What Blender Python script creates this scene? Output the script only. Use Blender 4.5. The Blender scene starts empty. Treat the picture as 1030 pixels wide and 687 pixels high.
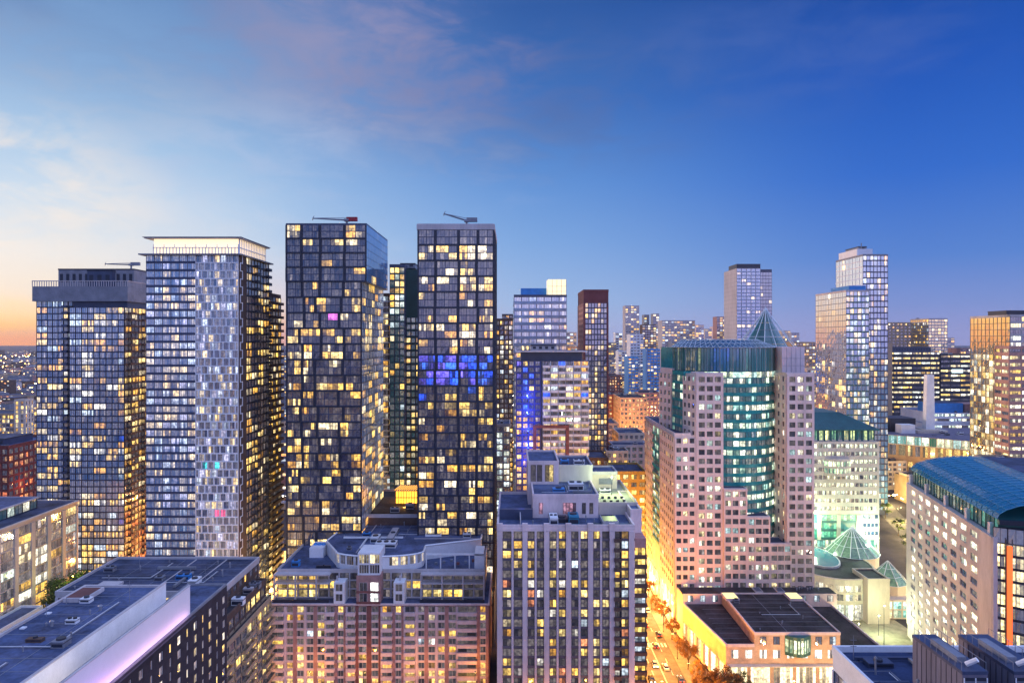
import bpy, math, random
from mathutils import Vector
from mathutils.bvhtree import BVHTree
R = math.radians
rng = random.Random(7)
scene = bpy.context.scene
COL = scene.collection
H, F, CX, CY = 118.0, 687.0, 515.0, 341.0      # camera height above the street, focal length (photo px), principal point


def gx(px, Y): return (px - CX) * Y / F
def gz(py, Y): return H - (py - CY) * Y / F


def lin(r, g, b):
    f = lambda c: (c / 255 / 12.92) if c <= 10 else ((c / 255 + .055) / 1.055) ** 2.4
    return (f(r), f(g), f(b))


# ------------------------------------------------------------------ materials
MATS = {}


def node_mat(name):
    m = bpy.data.materials.new(name)
    m.use_nodes = True
    nt = m.node_tree
    return m, nt, nt.nodes['Principled BSDF']


def mat(name, col, rough=.8, var=.18, scale=.25, spec=.3, metal=0, streak=1.0):
    if name in MATS: return MATS[name]
    m, nt, p = node_mat(name)
    N = nt.nodes.new; L = nt.links.new
    geo = N('ShaderNodeNewGeometry')
    mp = N('ShaderNodeMapping'); mp.inputs['Scale'].default_value = (1, 1, streak)
    L(geo.outputs['Position'], mp.inputs['Vector'])
    n1 = N('ShaderNodeTexNoise'); n1.inputs['Scale'].default_value = scale; n1.inputs['Detail'].default_value = 6; n1.inputs['Roughness'].default_value = .65
    n2 = N('ShaderNodeTexNoise'); n2.inputs['Scale'].default_value = scale * 9; n2.inputs['Detail'].default_value = 3
    L(mp.outputs[0], n1.inputs['Vector']); L(mp.outputs[0], n2.inputs['Vector'])
    ad = N('ShaderNodeMath'); ad.operation = 'MULTIPLY_ADD'; ad.inputs[1].default_value = .35
    L(n2.outputs[0], ad.inputs[0]); L(n1.outputs[0], ad.inputs[2])
    mr = N('ShaderNodeMapRange'); mr.inputs['From Min'].default_value = .42; mr.inputs['From Max'].default_value = .92
    mr.inputs['To Min'].default_value = 1 - var * 1.6; mr.inputs['To Max'].default_value = 1 + var * 1.6
    L(ad.outputs[0], mr.inputs['Value'])
    mx = N('ShaderNodeVectorMath'); mx.operation = 'SCALE'; mx.inputs[0].default_value = col
    L(mr.outputs[0], mx.inputs['Scale'])
    L(mx.outputs[0], p.inputs['Base Color'])
    p.inputs['Roughness'].default_value = rough
    p.inputs['Specular IOR Level'].default_value = spec
    p.inputs['Metallic'].default_value = metal
    MATS[name] = m
    return m


def glass(name, base, ior=1.9, rough=.06, k=1.0):
    if name in MATS: return MATS[name]
    m, nt, p = node_mat(name)
    N = nt.nodes.new; L = nt.links.new
    p.inputs['Base Color'].default_value = (*base, 1)
    p.inputs['Roughness'].default_value = rough
    p.inputs['IOR'].default_value = ior
    at = N('ShaderNodeAttribute'); at.attribute_name = 'glow'
    geo = N('ShaderNodeNewGeometry')
    n1 = N('ShaderNodeTexNoise'); n1.inputs['Scale'].default_value = 1.1; n1.inputs['Detail'].default_value = 3
    L(geo.outputs['Position'], n1.inputs['Vector'])
    mr = N('ShaderNodeMapRange'); mr.inputs['From Min'].default_value = .36; mr.inputs['From Max'].default_value = .64
    mr.inputs['To Min'].default_value = .42 * k; mr.inputs['To Max'].default_value = 1.40 * k
    L(n1.outputs[0], mr.inputs['Value'])
    L(at.outputs['Color'], p.inputs['Emission Color'])
    L(mr.outputs[0], p.inputs['Emission Strength'])
    m.cycles.emission_sampling = 'NONE'
    MATS[name] = m
    return m


def emit(name, col, s=1.0, sample='NONE'):
    if name in MATS: return MATS[name]
    m, nt, p = node_mat(name)
    p.inputs['Base Color'].default_value = (*col, 1)
    p.inputs['Emission Color'].default_value = (*col, 1)
    p.inputs['Emission Strength'].default_value = s
    m.cycles.emission_sampling = sample
    MATS[name] = m
    return m


G_BLUE = glass('dark_blue_glass', (.04, .08, .19), 3.1)
G_GREY = glass('smoky_grey_glass', (.05, .062, .12), 2.6)
G_NAVY = glass('deep_navy_glass', (.016, .028, .085), 2.35)
G_SUNSET = glass('sunset_tinted_mirror_glass', (1.0, .80, .42), 1.5, .04); G_SUNSET.node_tree.nodes['Principled BSDF'].inputs['Metallic'].default_value = .9  # gold of the reflected sunset is put into the glass tint
G_DARK = glass('dark_room_glass', (.018, .026, .05), 1.75)
G_SKY = glass('pale_blue_glass', (.08, .25, .52), 3.6)
G_GREEN = glass('green_tinted_glass', (.015, .19, .19), 2.5)
G_MIRROR = glass('mirror_glass', (.92, .92, .94), 1.5, .03); G_MIRROR.node_tree.nodes['Principled BSDF'].inputs['Metallic'].default_value = .9
DARK = mat('dark_metal', (.022, .026, .045), .45, spec=.5)
NAVY = mat('navy_spandrel', (.05, .065, .12), .35, spec=.5)
GREYM = mat('grey_metal', (.22, .23, .27), .5)
WHITE = mat('white_panel', (.80, .80, .82), .6, .08)
PALE = mat('pale_concrete', (.50, .46, .47), .85, .12, .15, streak=.25)
PINK = mat('pink_precast', (.74, .59, .58), .85, .14, .15, streak=.3)
STONE = mat('rose_stone', (.76, .60, .55), .8, .13, .15, streak=.3)
CREAM = mat('cream_stone', (.62, .53, .44), .85, .10, .2, streak=.3)
BRICK = mat('red_brick', (.23, .095, .085), .9, .25, .5)
BRICKP = mat('pinkish_brick', (.42, .24, .22), .9, .2, .5)
BROWN = mat('brown_brick', (.12, .075, .06), .9, .2, .5)
DBRICK = mat('charcoal_brick', (.045, .036, .045), .85, .25, .5)
ORANGE = mat('orange_brick', (.60, .42, .28), .9, .18, .4)
TAN = mat('tan_concrete', (.42, .30, .20), .85, .12, .2)
ROOF = mat('dark_roof_membrane', (.048, .062, .115), .8, .55, .13)
ROOFB = mat('blue_grey_roof_gravel', (.075, .10, .19), .85, .5, .12)
ROOFK = mat('charcoal_roof', (.042, .036, .042), .85, .6, .14)
ROOFL = mat('light_grey_roof', (.20, .20, .24), .9, .25, .15)
TEAL = mat('teal_metal_roof', (.015, .10, .10), .45, .2, .3, spec=.5)
ASPH = mat('asphalt', (.10, .10, .10), .85, .3, .3)
PAVE = mat('paving', (.19, .17, .15), .9, .2, .4)
MARK = mat('road_paint', (.7, .7, .68), .8, .1)
LATT = mat('pale_lattice_steel', (.68, .74, .76), .4, .1)
BLUEMEM = mat('blue_cladding_and_light', (.04, .25, .62), .5, .15, .3, spec=.5)
LGLOW = glass('lit_glass_panel', (.4, .38, .34), 1.5, .3)

WARM = [((1, .56, .10), .95), ((1, .63, .15), 1.05), ((1, .70, .25), 1.05), ((1, .80, .46), .85), ((1, .48, .07), .85)]
YELL = [((1, .67, .16), 1.05), ((1, .75, .27), 1.05), ((1, .60, .12), .95)]
MIX = WARM + [((.75, .88, 1), .7), ((1, .93, .8), .9)]
COOL = [((.8, .95, 1), .7), ((.9, 1, .85), .8), ((1, .92, .7), .9)]
OFFICE = [((1, .86, .52), 1.1), ((1, .92, .70), 1.2), ((.95, 1, .82), 1.1), ((1, .80, .42), 1.0)]
GREENL = [((.75, 1, .7), .9), ((.9, 1, .7), 1.0), ((1, .95, .65), 1.0), ((.5, .9, .75), .6)]
BLUEL = [((.02, .09, 1), 1.2), ((.05, .16, 1), .9), ((.16, .12, 1), .9)]


# ------------------------------------------------------------------ mesh builder
class MB:
    def __init__(s): s.v = []; s.f = []; s.m = []; s.g = []

    def face(s, pts, m, glow=(0, 0, 0)):
        n = len(s.v); s.v.extend([tuple(p) for p in pts]); s.f.append(tuple(range(n, n + len(pts)))); s.m.append(m); s.g.append(glow)

    def box(s, x0, y0, z0, x1, y1, z1, m, bottom=True):
        p = [(x0, y0, z0), (x1, y0, z0), (x1, y1, z0), (x0, y1, z0), (x0, y0, z1), (x1, y0, z1), (x1, y1, z1), (x0, y1, z1)]
        n = len(s.v); s.v += p
        q = [(0, 1, 5, 4), (1, 2, 6, 5), (2, 3, 7, 6), (3, 0, 4, 7), (4, 5, 6, 7)] + ([(3, 2, 1, 0)] if bottom else [])
        for a in q: s.f.append(tuple(n + i for i in a)); s.m.append(m); s.g.append((0, 0, 0))

    def prism(s, poly, z0, z1, m, mt=None):
        k = len(poly)
        for i in range(k):
            a, b = poly[i], poly[(i + 1) % k]
            s.face([(a[0], a[1], z0), (b[0], b[1], z0), (b[0], b[1], z1), (a[0], a[1], z1)], m)
        s.face([(p[0], p[1], z1) for p in poly], mt or m)

    def tube(s, a, b, r0, r1, m, n=6, cap=True):
        a, b = Vector(a), Vector(b); d = (b - a).normalized()
        t = Vector((0, 0, 1)) if abs(d.z) < .9 else Vector((1, 0, 0))
        u = d.cross(t).normalized(); w = d.cross(u)
        A = [a + (u * math.cos(6.2832 * i / n) + w * math.sin(6.2832 * i / n)) * r0 for i in range(n)]
        B = [b + (u * math.cos(6.2832 * i / n) + w * math.sin(6.2832 * i / n)) * r1 for i in range(n)]
        for i in range(n):
            j = (i + 1) % n; s.face([A[j], A[i], B[i], B[j]], m)
        if cap: s.face(B[::-1], m); s.face(A, m)

    def obox(s, p0, u, n, s0, s1, z0, z1, d0, d1, m):
        """box on a facade: along u from s0 to s1, out along n from d0 to d1"""
        P = lambda a, d, z: (p0[0] + u[0] * a + n[0] * d, p0[1] + u[1] * a + n[1] * d, z)
        s.face([P(s0, d1, z0), P(s1, d1, z0), P(s1, d1, z1), P(s0, d1, z1)], m)
        s.face([P(s0, d0, z0), P(s0, d1, z0), P(s0, d1, z1), P(s0, d0, z1)], m)
        s.face([P(s1, d1, z0), P(s1, d0, z0), P(s1, d0, z1), P(s1, d1, z1)], m)
        s.face([P(s0, d1, z1), P(s1, d1, z1), P(s1, d0, z1), P(s0, d0, z1)], m)
        s.face([P(s0, d0, z0), P(s1, d0, z0), P(s1, d1, z0), P(s0, d1, z0)], m)

    def build(s, name, parent=None, base=(0, 0, 0), smooth=False):
        me = bpy.data.meshes.new(name)
        bx, by, bz = base
        me.from_pydata([(a - bx, b - by, c - bz) for a, b, c in s.v], [], s.f)
        slots = []
        idx = []
        for m in s.m:
            if m not in slots: slots.append(m)
            idx.append(slots.index(m))
        for m in slots: me.materials.append(m)
        me.polygons.foreach_set('material_index', idx)
        if any(g != (0, 0, 0) for g in s.g):
            at = me.attributes.new('glow', 'FLOAT_COLOR', 'FACE')
            buf = []
            for g in s.g: buf += [g[0], g[1], g[2], 1]
            at.data.foreach_set('color', buf)
        if smooth: me.polygons.foreach_set('use_smooth', [True] * len(s.f))
        o = bpy.data.objects.new(name, me); COL.objects.link(o)
        if parent: o.parent = parent
        return o


def tag(o, label, cat, group=None, kind=None):
    if label: o['label'] = label
    if cat: o['category'] = cat
    if group: o['group'] = group
    if kind: o['kind'] = kind
    return o


def empty(name, loc, label, cat, group=None):
    o = bpy.data.objects.new(name, None); COL.objects.link(o); o.location = loc; o.empty_display_size = .5
    return tag(o, label, cat, group)


ALL = []


class Bld:
    """a building: named parts plus countable items (windows, balconies)"""

    def __init__(s, name, label, cat, x, y, z=0, group=None, single=False):
        s.base = (x, y, z); s.name = name; s.label = label; s.cat = cat; s.group = group
        s.parts = []; s.items = []; s.single = single
        s.wall = s.part('wall')
        s.r = random.Random(hash(label) % 99991 if False else sum(ord(c) * (i + 1) for i, c in enumerate(label)))
        ALL.append(s)

    def part(s, name, under=None, label=None):
        mb = MB(); s.parts.append((name, mb, under, label)); return mb

    # massing
    def block(s, x0, y0, z0, x1, y1, z1, m, deck=ROOF, par=1.0, pm=None, pw=.4):
        s.wall.box(x0, y0, z0, x1, y1, z1, m)
        if deck: s.roof(x0, y0, x1, y1, z1, deck, par, pm or m, pw)

    def roof(s, x0, y0, x1, y1, z, deck, par, pm, pw=.4):
        d = s.part('roof'); e = .12
        d.box(x0 + .02, y0 + .02, z - .3, x1 - .02, y1 - .02, z + .006, deck)
        if par > 0:
            p = s.part('parapet')
            p.box(x0 - e, y0 - e, z - .5, x1 + e, y0 + pw, z + par, pm)
            p.box(x0 - e, y1 - pw, z - .5, x1 + e, y1 + e, z + par, pm)
            p.box(x0 - e, y0 + pw, z - .5, x0 + pw, y1 - pw, z + par - .003, pm)
            p.box(x1 - pw, y0 + pw, z - .5, x1 + e, y1 - pw, z + par - .003, pm)

    def fac(s, p0, p1, z0, nf, fh, cols, piers=(), sp=.8, spd=.2, pd=.25, sm=NAVY, pm=DARK, fm=DARK, g=G_BLUE, lit=.3, pal=WARM,
            litf=None, unit=1, bal=(), balm=PALE, zt=None, dim=.03, gain=1.0, mull=True, vis=True, palf=None):
        r = s.r
        L = math.hypot(p1[0] - p0[0], p1[1] - p0[1]); u = ((p1[0] - p0[0]) / L, (p1[1] - p0[1]) / L); n = (u[1], -u[0])
        zt = zt or z0 + nf * fh
        for q in piers:
            s.wall.obox(p0, u, n, q[0], q[1], z0, zt, 0, q[2] if len(q) > 2 else pd, q[3] if len(q) > 3 else pm)
        P = lambda a, d, z: (p0[0] + u[0] * a + n[0] * d, p0[1] + u[1] * a + n[1] * d, z)
        for i in range(nf):
            zf = z0 + i * fh
            if sp > 0: s.wall.obox(p0, u, n, .004, L - .004, zf, zf + sp, 0, spd, sm)
            za, zb = zf + sp, zf + fh
            state = {}
            for j, c in enumerate(cols):
                key = j // unit
                if key not in state:
                    pr = litf(i, j) if litf else lit
                    cl, w = (palf(i, j) if palf else r.choice(pal))
                    w *= gain * r.uniform(.55, 1.35); state[key] = (r.random() < pr, tuple(ch * w for ch in cl))
                on, base = state[key]
                s0, s1, npn = c[0], c[1], c[2]
                mb = MB()
                pw = (s1 - s0) / npn
                for k in range(npn):
                    a, b = s0 + k * pw, s0 + (k + 1) * pw
                    t1, t2 = r.uniform(-.018, .018), r.uniform(-.018, .018)
                    if on:
                        v = r.choice((1.35, 1.1, 1, 1, .75, .5, .25, .12)) * r.uniform(.8, 1.15)
                        gl = tuple(ch * v for ch in base)
                    else:
                        v = dim * r.uniform(.2, 1.6) * (3 if r.random() < .06 else 1)  # unlit panes get a faint added glow to lift their darkness
                        gl = (v, v * .85, v * .8)
                    if on and zb - za > 1.4 and r.random() < .6:      # furniture below, ceiling light above
                        zm = za + (zb - za) * r.uniform(.3, .5); q2 = r.uniform(.35, .8)
                        mb.face([P(a, .04 + t1, za), P(b, .04 + t2, za), P(b, .04 + t2, zm), P(a, .04 + t1, zm)], g, tuple(ch * q2 for ch in gl))
                        mb.face([P(a, .04 + t1, zm), P(b, .04 + t2, zm), P(b, .04, zb), P(a, .04, zb)], g, gl)
                    else:
                        mb.face([P(a, .04 + t1, za), P(b, .04 + t2, za), P(b, .04 - t2, zb), P(a, .04 - t1, zb)], g, gl)
                if mull:
                    for k in range(0, npn + 1):
                        a = s0 + k * pw; w = .05 if 0 < k < npn else .07
                        a = min(max(a, s0 + w), s1 - w)
                        mb.face([P(a - w, .10, za), P(a + w, .10, za), P(a + w, .10, zb), P(a - w, .10, zb)], fm)
                        mb.face([P(a - w, .04, za), P(a - w, .10, za), P(a - w, .10, zb), P(a - w, .04, zb)], fm)
                        mb.face([P(a + w, .10, za), P(a + w, .04, za), P(a + w, .04, zb), P(a + w, .10, zb)], fm)
                    mb.face([P(s0, .11, zb - .1), P(s1, .11, zb - .1), P(s1, .11, zb), P(s0, .11, zb)], fm)
                c0 = P((s0 + s1) / 2, .3, (za + zb) / 2)
                s.items.append(('window', mb, c0, n, (s1 - s0) * (zb - za)))
                if j in bal:
                    q = MB(); dpt = 1.5
                    q.obox(p0, u, n, s0 - .3, s1 + .3, zf - .12, zf + .1, .02, dpt, balm)
                    q.obox(p0, u, n, s0 - .3, s1 + .3, zf + .1, zf + 1.05, dpt - .07, dpt - .01, balm)
                    q.obox(p0, u, n, s0 - .3, s0 - .24, zf + .1, zf + 1.04, .02, dpt - .07, balm)
                    q.obox(p0, u, n, s1 + .24, s1 + .3, zf + .1, zf + 1.04, .02, dpt - .07, balm)
                    s.items.append(('balcony', q, P((s0 + s1) / 2, dpt + .2, zf + .5), n, (s1 - s0)))

    # roof clutter: each unit is a part
    def hvac(s, x, y, z, w, d, h, m=None, fans=1):
        q = s.part('rooftop_unit'); m = m or GREYM
        q.box(x, y, z, x + w, y + d, z + h, m)
        q.box(x - .12, y - .12, z + h * .72, x + w + .12, y + d + .12, z + h * .78, DARK)
        for k in range(fans):
            cx = x + w * (k + .5) / fans; rr = min(w / fans, d) * .36
            q.tube((cx, y + d / 2, z + h), (cx, y + d / 2, z + h + .35), rr, rr * .95, DARK, 10)
        q.box(x + .2, y - .06, z + .3, x + w - .2, y, z + h * .6, DARK)

    def vent(s, x, y, z, h=1.2, r=.18):
        q = s.part('vent_pipe'); q.tube((x, y, z), (x, y, z + h), r, r, GREYM, 7); q.tube((x, y, z + h), (x, y, z + h + .3), r * 1.7, r * .6, GREYM, 7)

    def duct(s, x0, y0, x1, y1, z, w=.8, m=None):
        q = s.part('duct'); m = m or GREYM
        if abs(x1 - x0) > abs(y1 - y0): q.box(x0, y0 - w / 2, z + .3, x1, y0 + w / 2, z + .3 + w, m); q.box(x0 + .5, y0 - .1, z, x0 + .7, y0 + .1, z + .3, DARK)
        else: q.box(x0 - w / 2, y0, z + .3, x0 + w / 2, y1, z + .3 + w, m); q.box(x0 - .1, y0 + .5, z, x0 + .1, y0 + .7, z + .3, DARK)

    def seams(s, x0, y0, x1, y1, z, step=4.0):
        q = s.part('roof_seam'); n = max(1, int((y1 - y0) / step))
        for i in range(1, n): y = y0 + (y1 - y0) * i / n + s.r.uniform(-.2, .2); q.box(x0, y, z, x1, y + .12, z + .045, GREYM)
        for i in range(1, max(2, int((x1 - x0) / 11))): x = x0 + 11 * i; q.box(x, y0, z, x + .12, y1, z + .05, GREYM) if x < x1 else None

    def mast(s, x, y, z, h=4):
        q = s.part('antenna'); q.tube((x, y, z), (x, y, z + h), .07, .04, GREYM, 5)
        for k in (.55, .8): q.box(x - .5, y - .04, z + h * k, x + .5, y + .04, z + h * k + .08, GREYM)

    def pipes(s, x0, y0, x1, y1, z):
        q = s.part('pipe_run'); q.tube((x0, y0, z + .3), (x1, y0, z + .3), .1, .1, GREYM, 5); q.tube((x1, y0, z + .3), (x1, y1, z + .3), .1, .1, GREYM, 5)
        q.tube((x0, y0 + .35, z + .3), (x1 - .35, y0 + .35, z + .3), .07, .07, WHITE, 5); q.tube((x1 - .35, y0 + .35, z + .3), (x1 - .35, y1, z + .3), .07, .07, WHITE, 5)

    def clutter(s, x0, y0, x1, y1, z, n=5):
        r = s.r
        for k in range(n):
            x, y = r.uniform(x0, x1), r.uniform(y0, y1)
            t = r.random()
            if t < .45: s.hvac(x, y, z, r.uniform(1.8, 4), r.uniform(1.5, 3), r.uniform(1.2, 2.2), r.choice((GREYM, PALE, WHITE)), r.choice((1, 2)))
            elif t < .8: s.vent(x, y, z, r.uniform(.7, 1.6))
            else: s.duct(x, y, x + r.uniform(3, 6), y, z, r.uniform(.5, .9))

    def plant(s, x0, y0, x1, y1, z, h, m=GREYM, deck=ROOF):
        """mechanical penthouse with louvres"""
        q = s.part('mechanical_penthouse'); q.box(x0, y0, z, x1, y1, z + h, m)
        q.box(x0 - .15, y0 - .15, z + h - .35, x1 + .15, y1 + .15, z + h + .25, DARK)
        q.box(x0 + .3, y0 + .3, z + h, x1 - .3, y1 - .3, z + h + .26, deck)
        nl = int((x1 - x0) / 3)
        for i in range(nl):
            a = x0 + (i + .25) * (x1 - x0) / nl
            q.box(a, y0 - .05, z + h * .3, a + (x1 - x0) / nl * .5, y0, z + h * .75, DARK)


def ucols(W, n, pw, panes=2, m=0.0, d=None):
    bw = (W - 2 * m) / n
    cols = [(m + i * bw + pw / 2, m + (i + 1) * bw - pw / 2, panes) for i in range(n)]
    piers = []
    for i in range(n + 1):
        a, b = max(0, m + i * bw - pw / 2), min(W, m + i * bw + pw / 2)
        if b - a > .02: piers.append((a, b))
    if m > 0: piers[0] = (0, m + pw / 2); piers[-1] = (W - m - pw / 2, W)
    return cols, piers


def simple(name, label, cat, x0, x1, y0, y1, h, wallm=DARK, fh=3.0, cw=3.0, pw=.4, panes=2, z0=None, deck=ROOF, par=1.0, front=True, left=None, right=None, single=False, group=None, clutter=3, base=0, **kw):
    b = Bld(name, label, cat, (x0 + x1) / 2, y0, base, group, single)
    b.block(x0, y0, base, x1, y1, h, wallm, deck, par)
    z0 = base if z0 is None else z0
    nf = max(1, int((h - .6 - z0) / fh)); zb = h - .6 - nf * fh
    kw.setdefault('pm', wallm)
    right = (x1 < 0) if right is None else right
    left = (x0 > 0) if left is None else left
    def one(a, c):
        W = math.hypot(c[0] - a[0], c[1] - a[1]); n = max(1, round(W / cw)); cols, piers = ucols(W, n, pw, panes)
        b.fac(a, c, zb, nf, fh, cols, piers, **kw)
    if front: one((x0, y0), (x1, y0))
    if right: one((x1, y0), (x1, y1))
    if left: one((x0, y1), (x0, y0))
    if clutter and not single: b.clutter(x0 + 2, y0 + 2, x1 - 5, y1 - 4, h, clutter)
    return b


def crane(name, label, x, y, z, jib, ang, lift, cw_col):
    e = empty(name, (x, y, z), label, 'crane')
    m = MB(); m.tube((x, y, z), (x, y, z + 2.2), .5, .4, GREYM, 8); m.box(x - .9, y - .9, z + 2.2, x + .9, y + .9, z + 3.2, GREYM); m.build('mast', e, (x, y, z))
    dx, dz = math.cos(ang), lift
    m = MB(); a = Vector((x, y, z + 2.8)); b = Vector((x + jib * dx, y, z + 2.8 + jib * dz))
    m.tube(a, b, .38, .25, GREYM, 5); m.tube(a + Vector((0, 0, .9)), b + Vector((0, 0, .1)), .1, .1, GREYM, 4)
    m.tube(b, b + Vector((math.copysign(.6, dx) * -1, 0, 1.0)), .15, .1, GREYM, 4); m.tube(b, b + Vector((0, 0, -.8)), .15, .15, DARK, 4)
    m.build('jib', e, (x, y, z))
    m = MB(); sgn = -math.copysign(1, dx); m.box(min(x, x + sgn * 4.2), y - .7, z + 2.3, max(x, x + sgn * 4.2), y + .7, z + 3.9, cw_col); m.build('counterweight', e, (x, y, z))

# ================================================================== LEFT TOWERS
# --- grey-crowned glass tower, far left
def left_crown_tower():
    Y = 320; x0, x1 = gx(33, Y), gx(125, Y); zt = gz(303, Y); zc = gz(288, Y)
    b = Bld('glass_tower', 'blue glass apartment tower with broad plain grey crown band, leftmost tower', 'tower', (x0 + x1) / 2, Y)
    xa = gx(70, Y)
    b.wall.box(x0, Y + 2.5, 0, x1, Y + 36, zt, NAVY)
    b.wall.box(xa, Y, 0, x1, Y + 2.499, zt - 3, NAVY)
    fh = 3.0; nf = int((zt - 2) / fh); zb = zt - nf * fh
    c, p = ucols(xa - x0 - 4.5, 5, .2, 3)
    kw = dict(sp=.55, spd=.12, pd=.18, sm=NAVY, g=G_SKY, dim=.05)
    b.fac((x0, Y + 2.5), (xa - 4.5, Y + 2.5), zb, nf, fh, c, p, lit=.42, unit=2, pal=MIX, **kw)
    c2, p2 = ucols(4.5, 2, .3, 1)
    b.fac((xa - 4.5, Y + 2.5), (xa, Y + 2.5), zb, nf, fh, c2, p2, lit=.08, pal=MIX, sp=.9, spd=.3, sm=DARK, g=G_BLUE, bal=(0,), balm=NAVY)
    W = x1 - xa; c3, p3 = ucols(W, 9, .2, 3)
    blue = lambda i, j: ((1, .62, .12), 1.3) if i == nf - 2 else ((.05, .12, 1), .6) if i % 13 == 9 and j > 5 else b.r.choice(MIX)
    b.fac((xa, Y), (x1, Y), zb, nf - 1, fh, c3, p3, litf=lambda i, j: .8 if i == nf - 2 and j > 2 else (.55 if i < 16 else .38), unit=2, palf=blue, **kw)
    c4, p4 = ucols(36, 12, .3, 2)
    b.fac((x1, Y), (x1, Y + 36), zb, nf - 1, fh, c4, p4, litf=lambda i, j: .9 if i == nf - 2 or i < 11 else .42, unit=2, palf=lambda i, j: b.r.choice([((1, .32, .05), 1.0), ((1, .45, .1), 1.1), ((1, .22, .04), .8)]) if i < 11 else b.r.choice(WARM), sp=.7, spd=.2, sm=BROWN, g=G_GREY, bal=(1, 5, 9), balm=BROWN)
    q = b.part('crown_band'); q.box(x0 - 1, Y + 1, zt, x1 + 1, Y + 37, zc, GREYM)
    b.roof(x0 - .9, Y + 1.1, x1 + .9, Y + 36.9, zc, ROOF, 0, GREYM)
    q = b.part('roof_screen')
    n = 40
    for i in range(n + 1):
        a = x0 - 1 + (x1 - x0 + 2) * i / n; q.box(a - .12, Y + .95, zc, a + .12, Y + 1.25, zc + 2.4, PALE)
    q.box(x0 - 1.1, Y + .9, zc + 2.4, x1 + 1.1, Y + 1.4, zc + 2.75, PALE)
    for i in range(30):
        a = Y + 1.5 + 35 * i / 30; q.box(x1 + .7, a - .12, zc, x1 + 1, a + .12, zc + 2.4, PALE)
    q.box(x1 + .6, Y + 1.4, zc + 2.4, x1 + 1.1, Y + 37, zc + 2.75, PALE)
    b.plant(gx(38, Y) + 3, Y + 10, x1 - 1, Y + 34, zc, 9, GREYM)
    b.plant(gx(72, Y) + 3, Y + 7, x1 - 10, Y + 9.9, zc, 8, NAVY)
    crane('roof_crane', 'roof crane lying level on the grey crown of the leftmost tower', gx(104, Y) + 3, Y + 18, zc + 9.3, 13, math.pi, .02, GREYM)


left_crown_tower()


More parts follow.
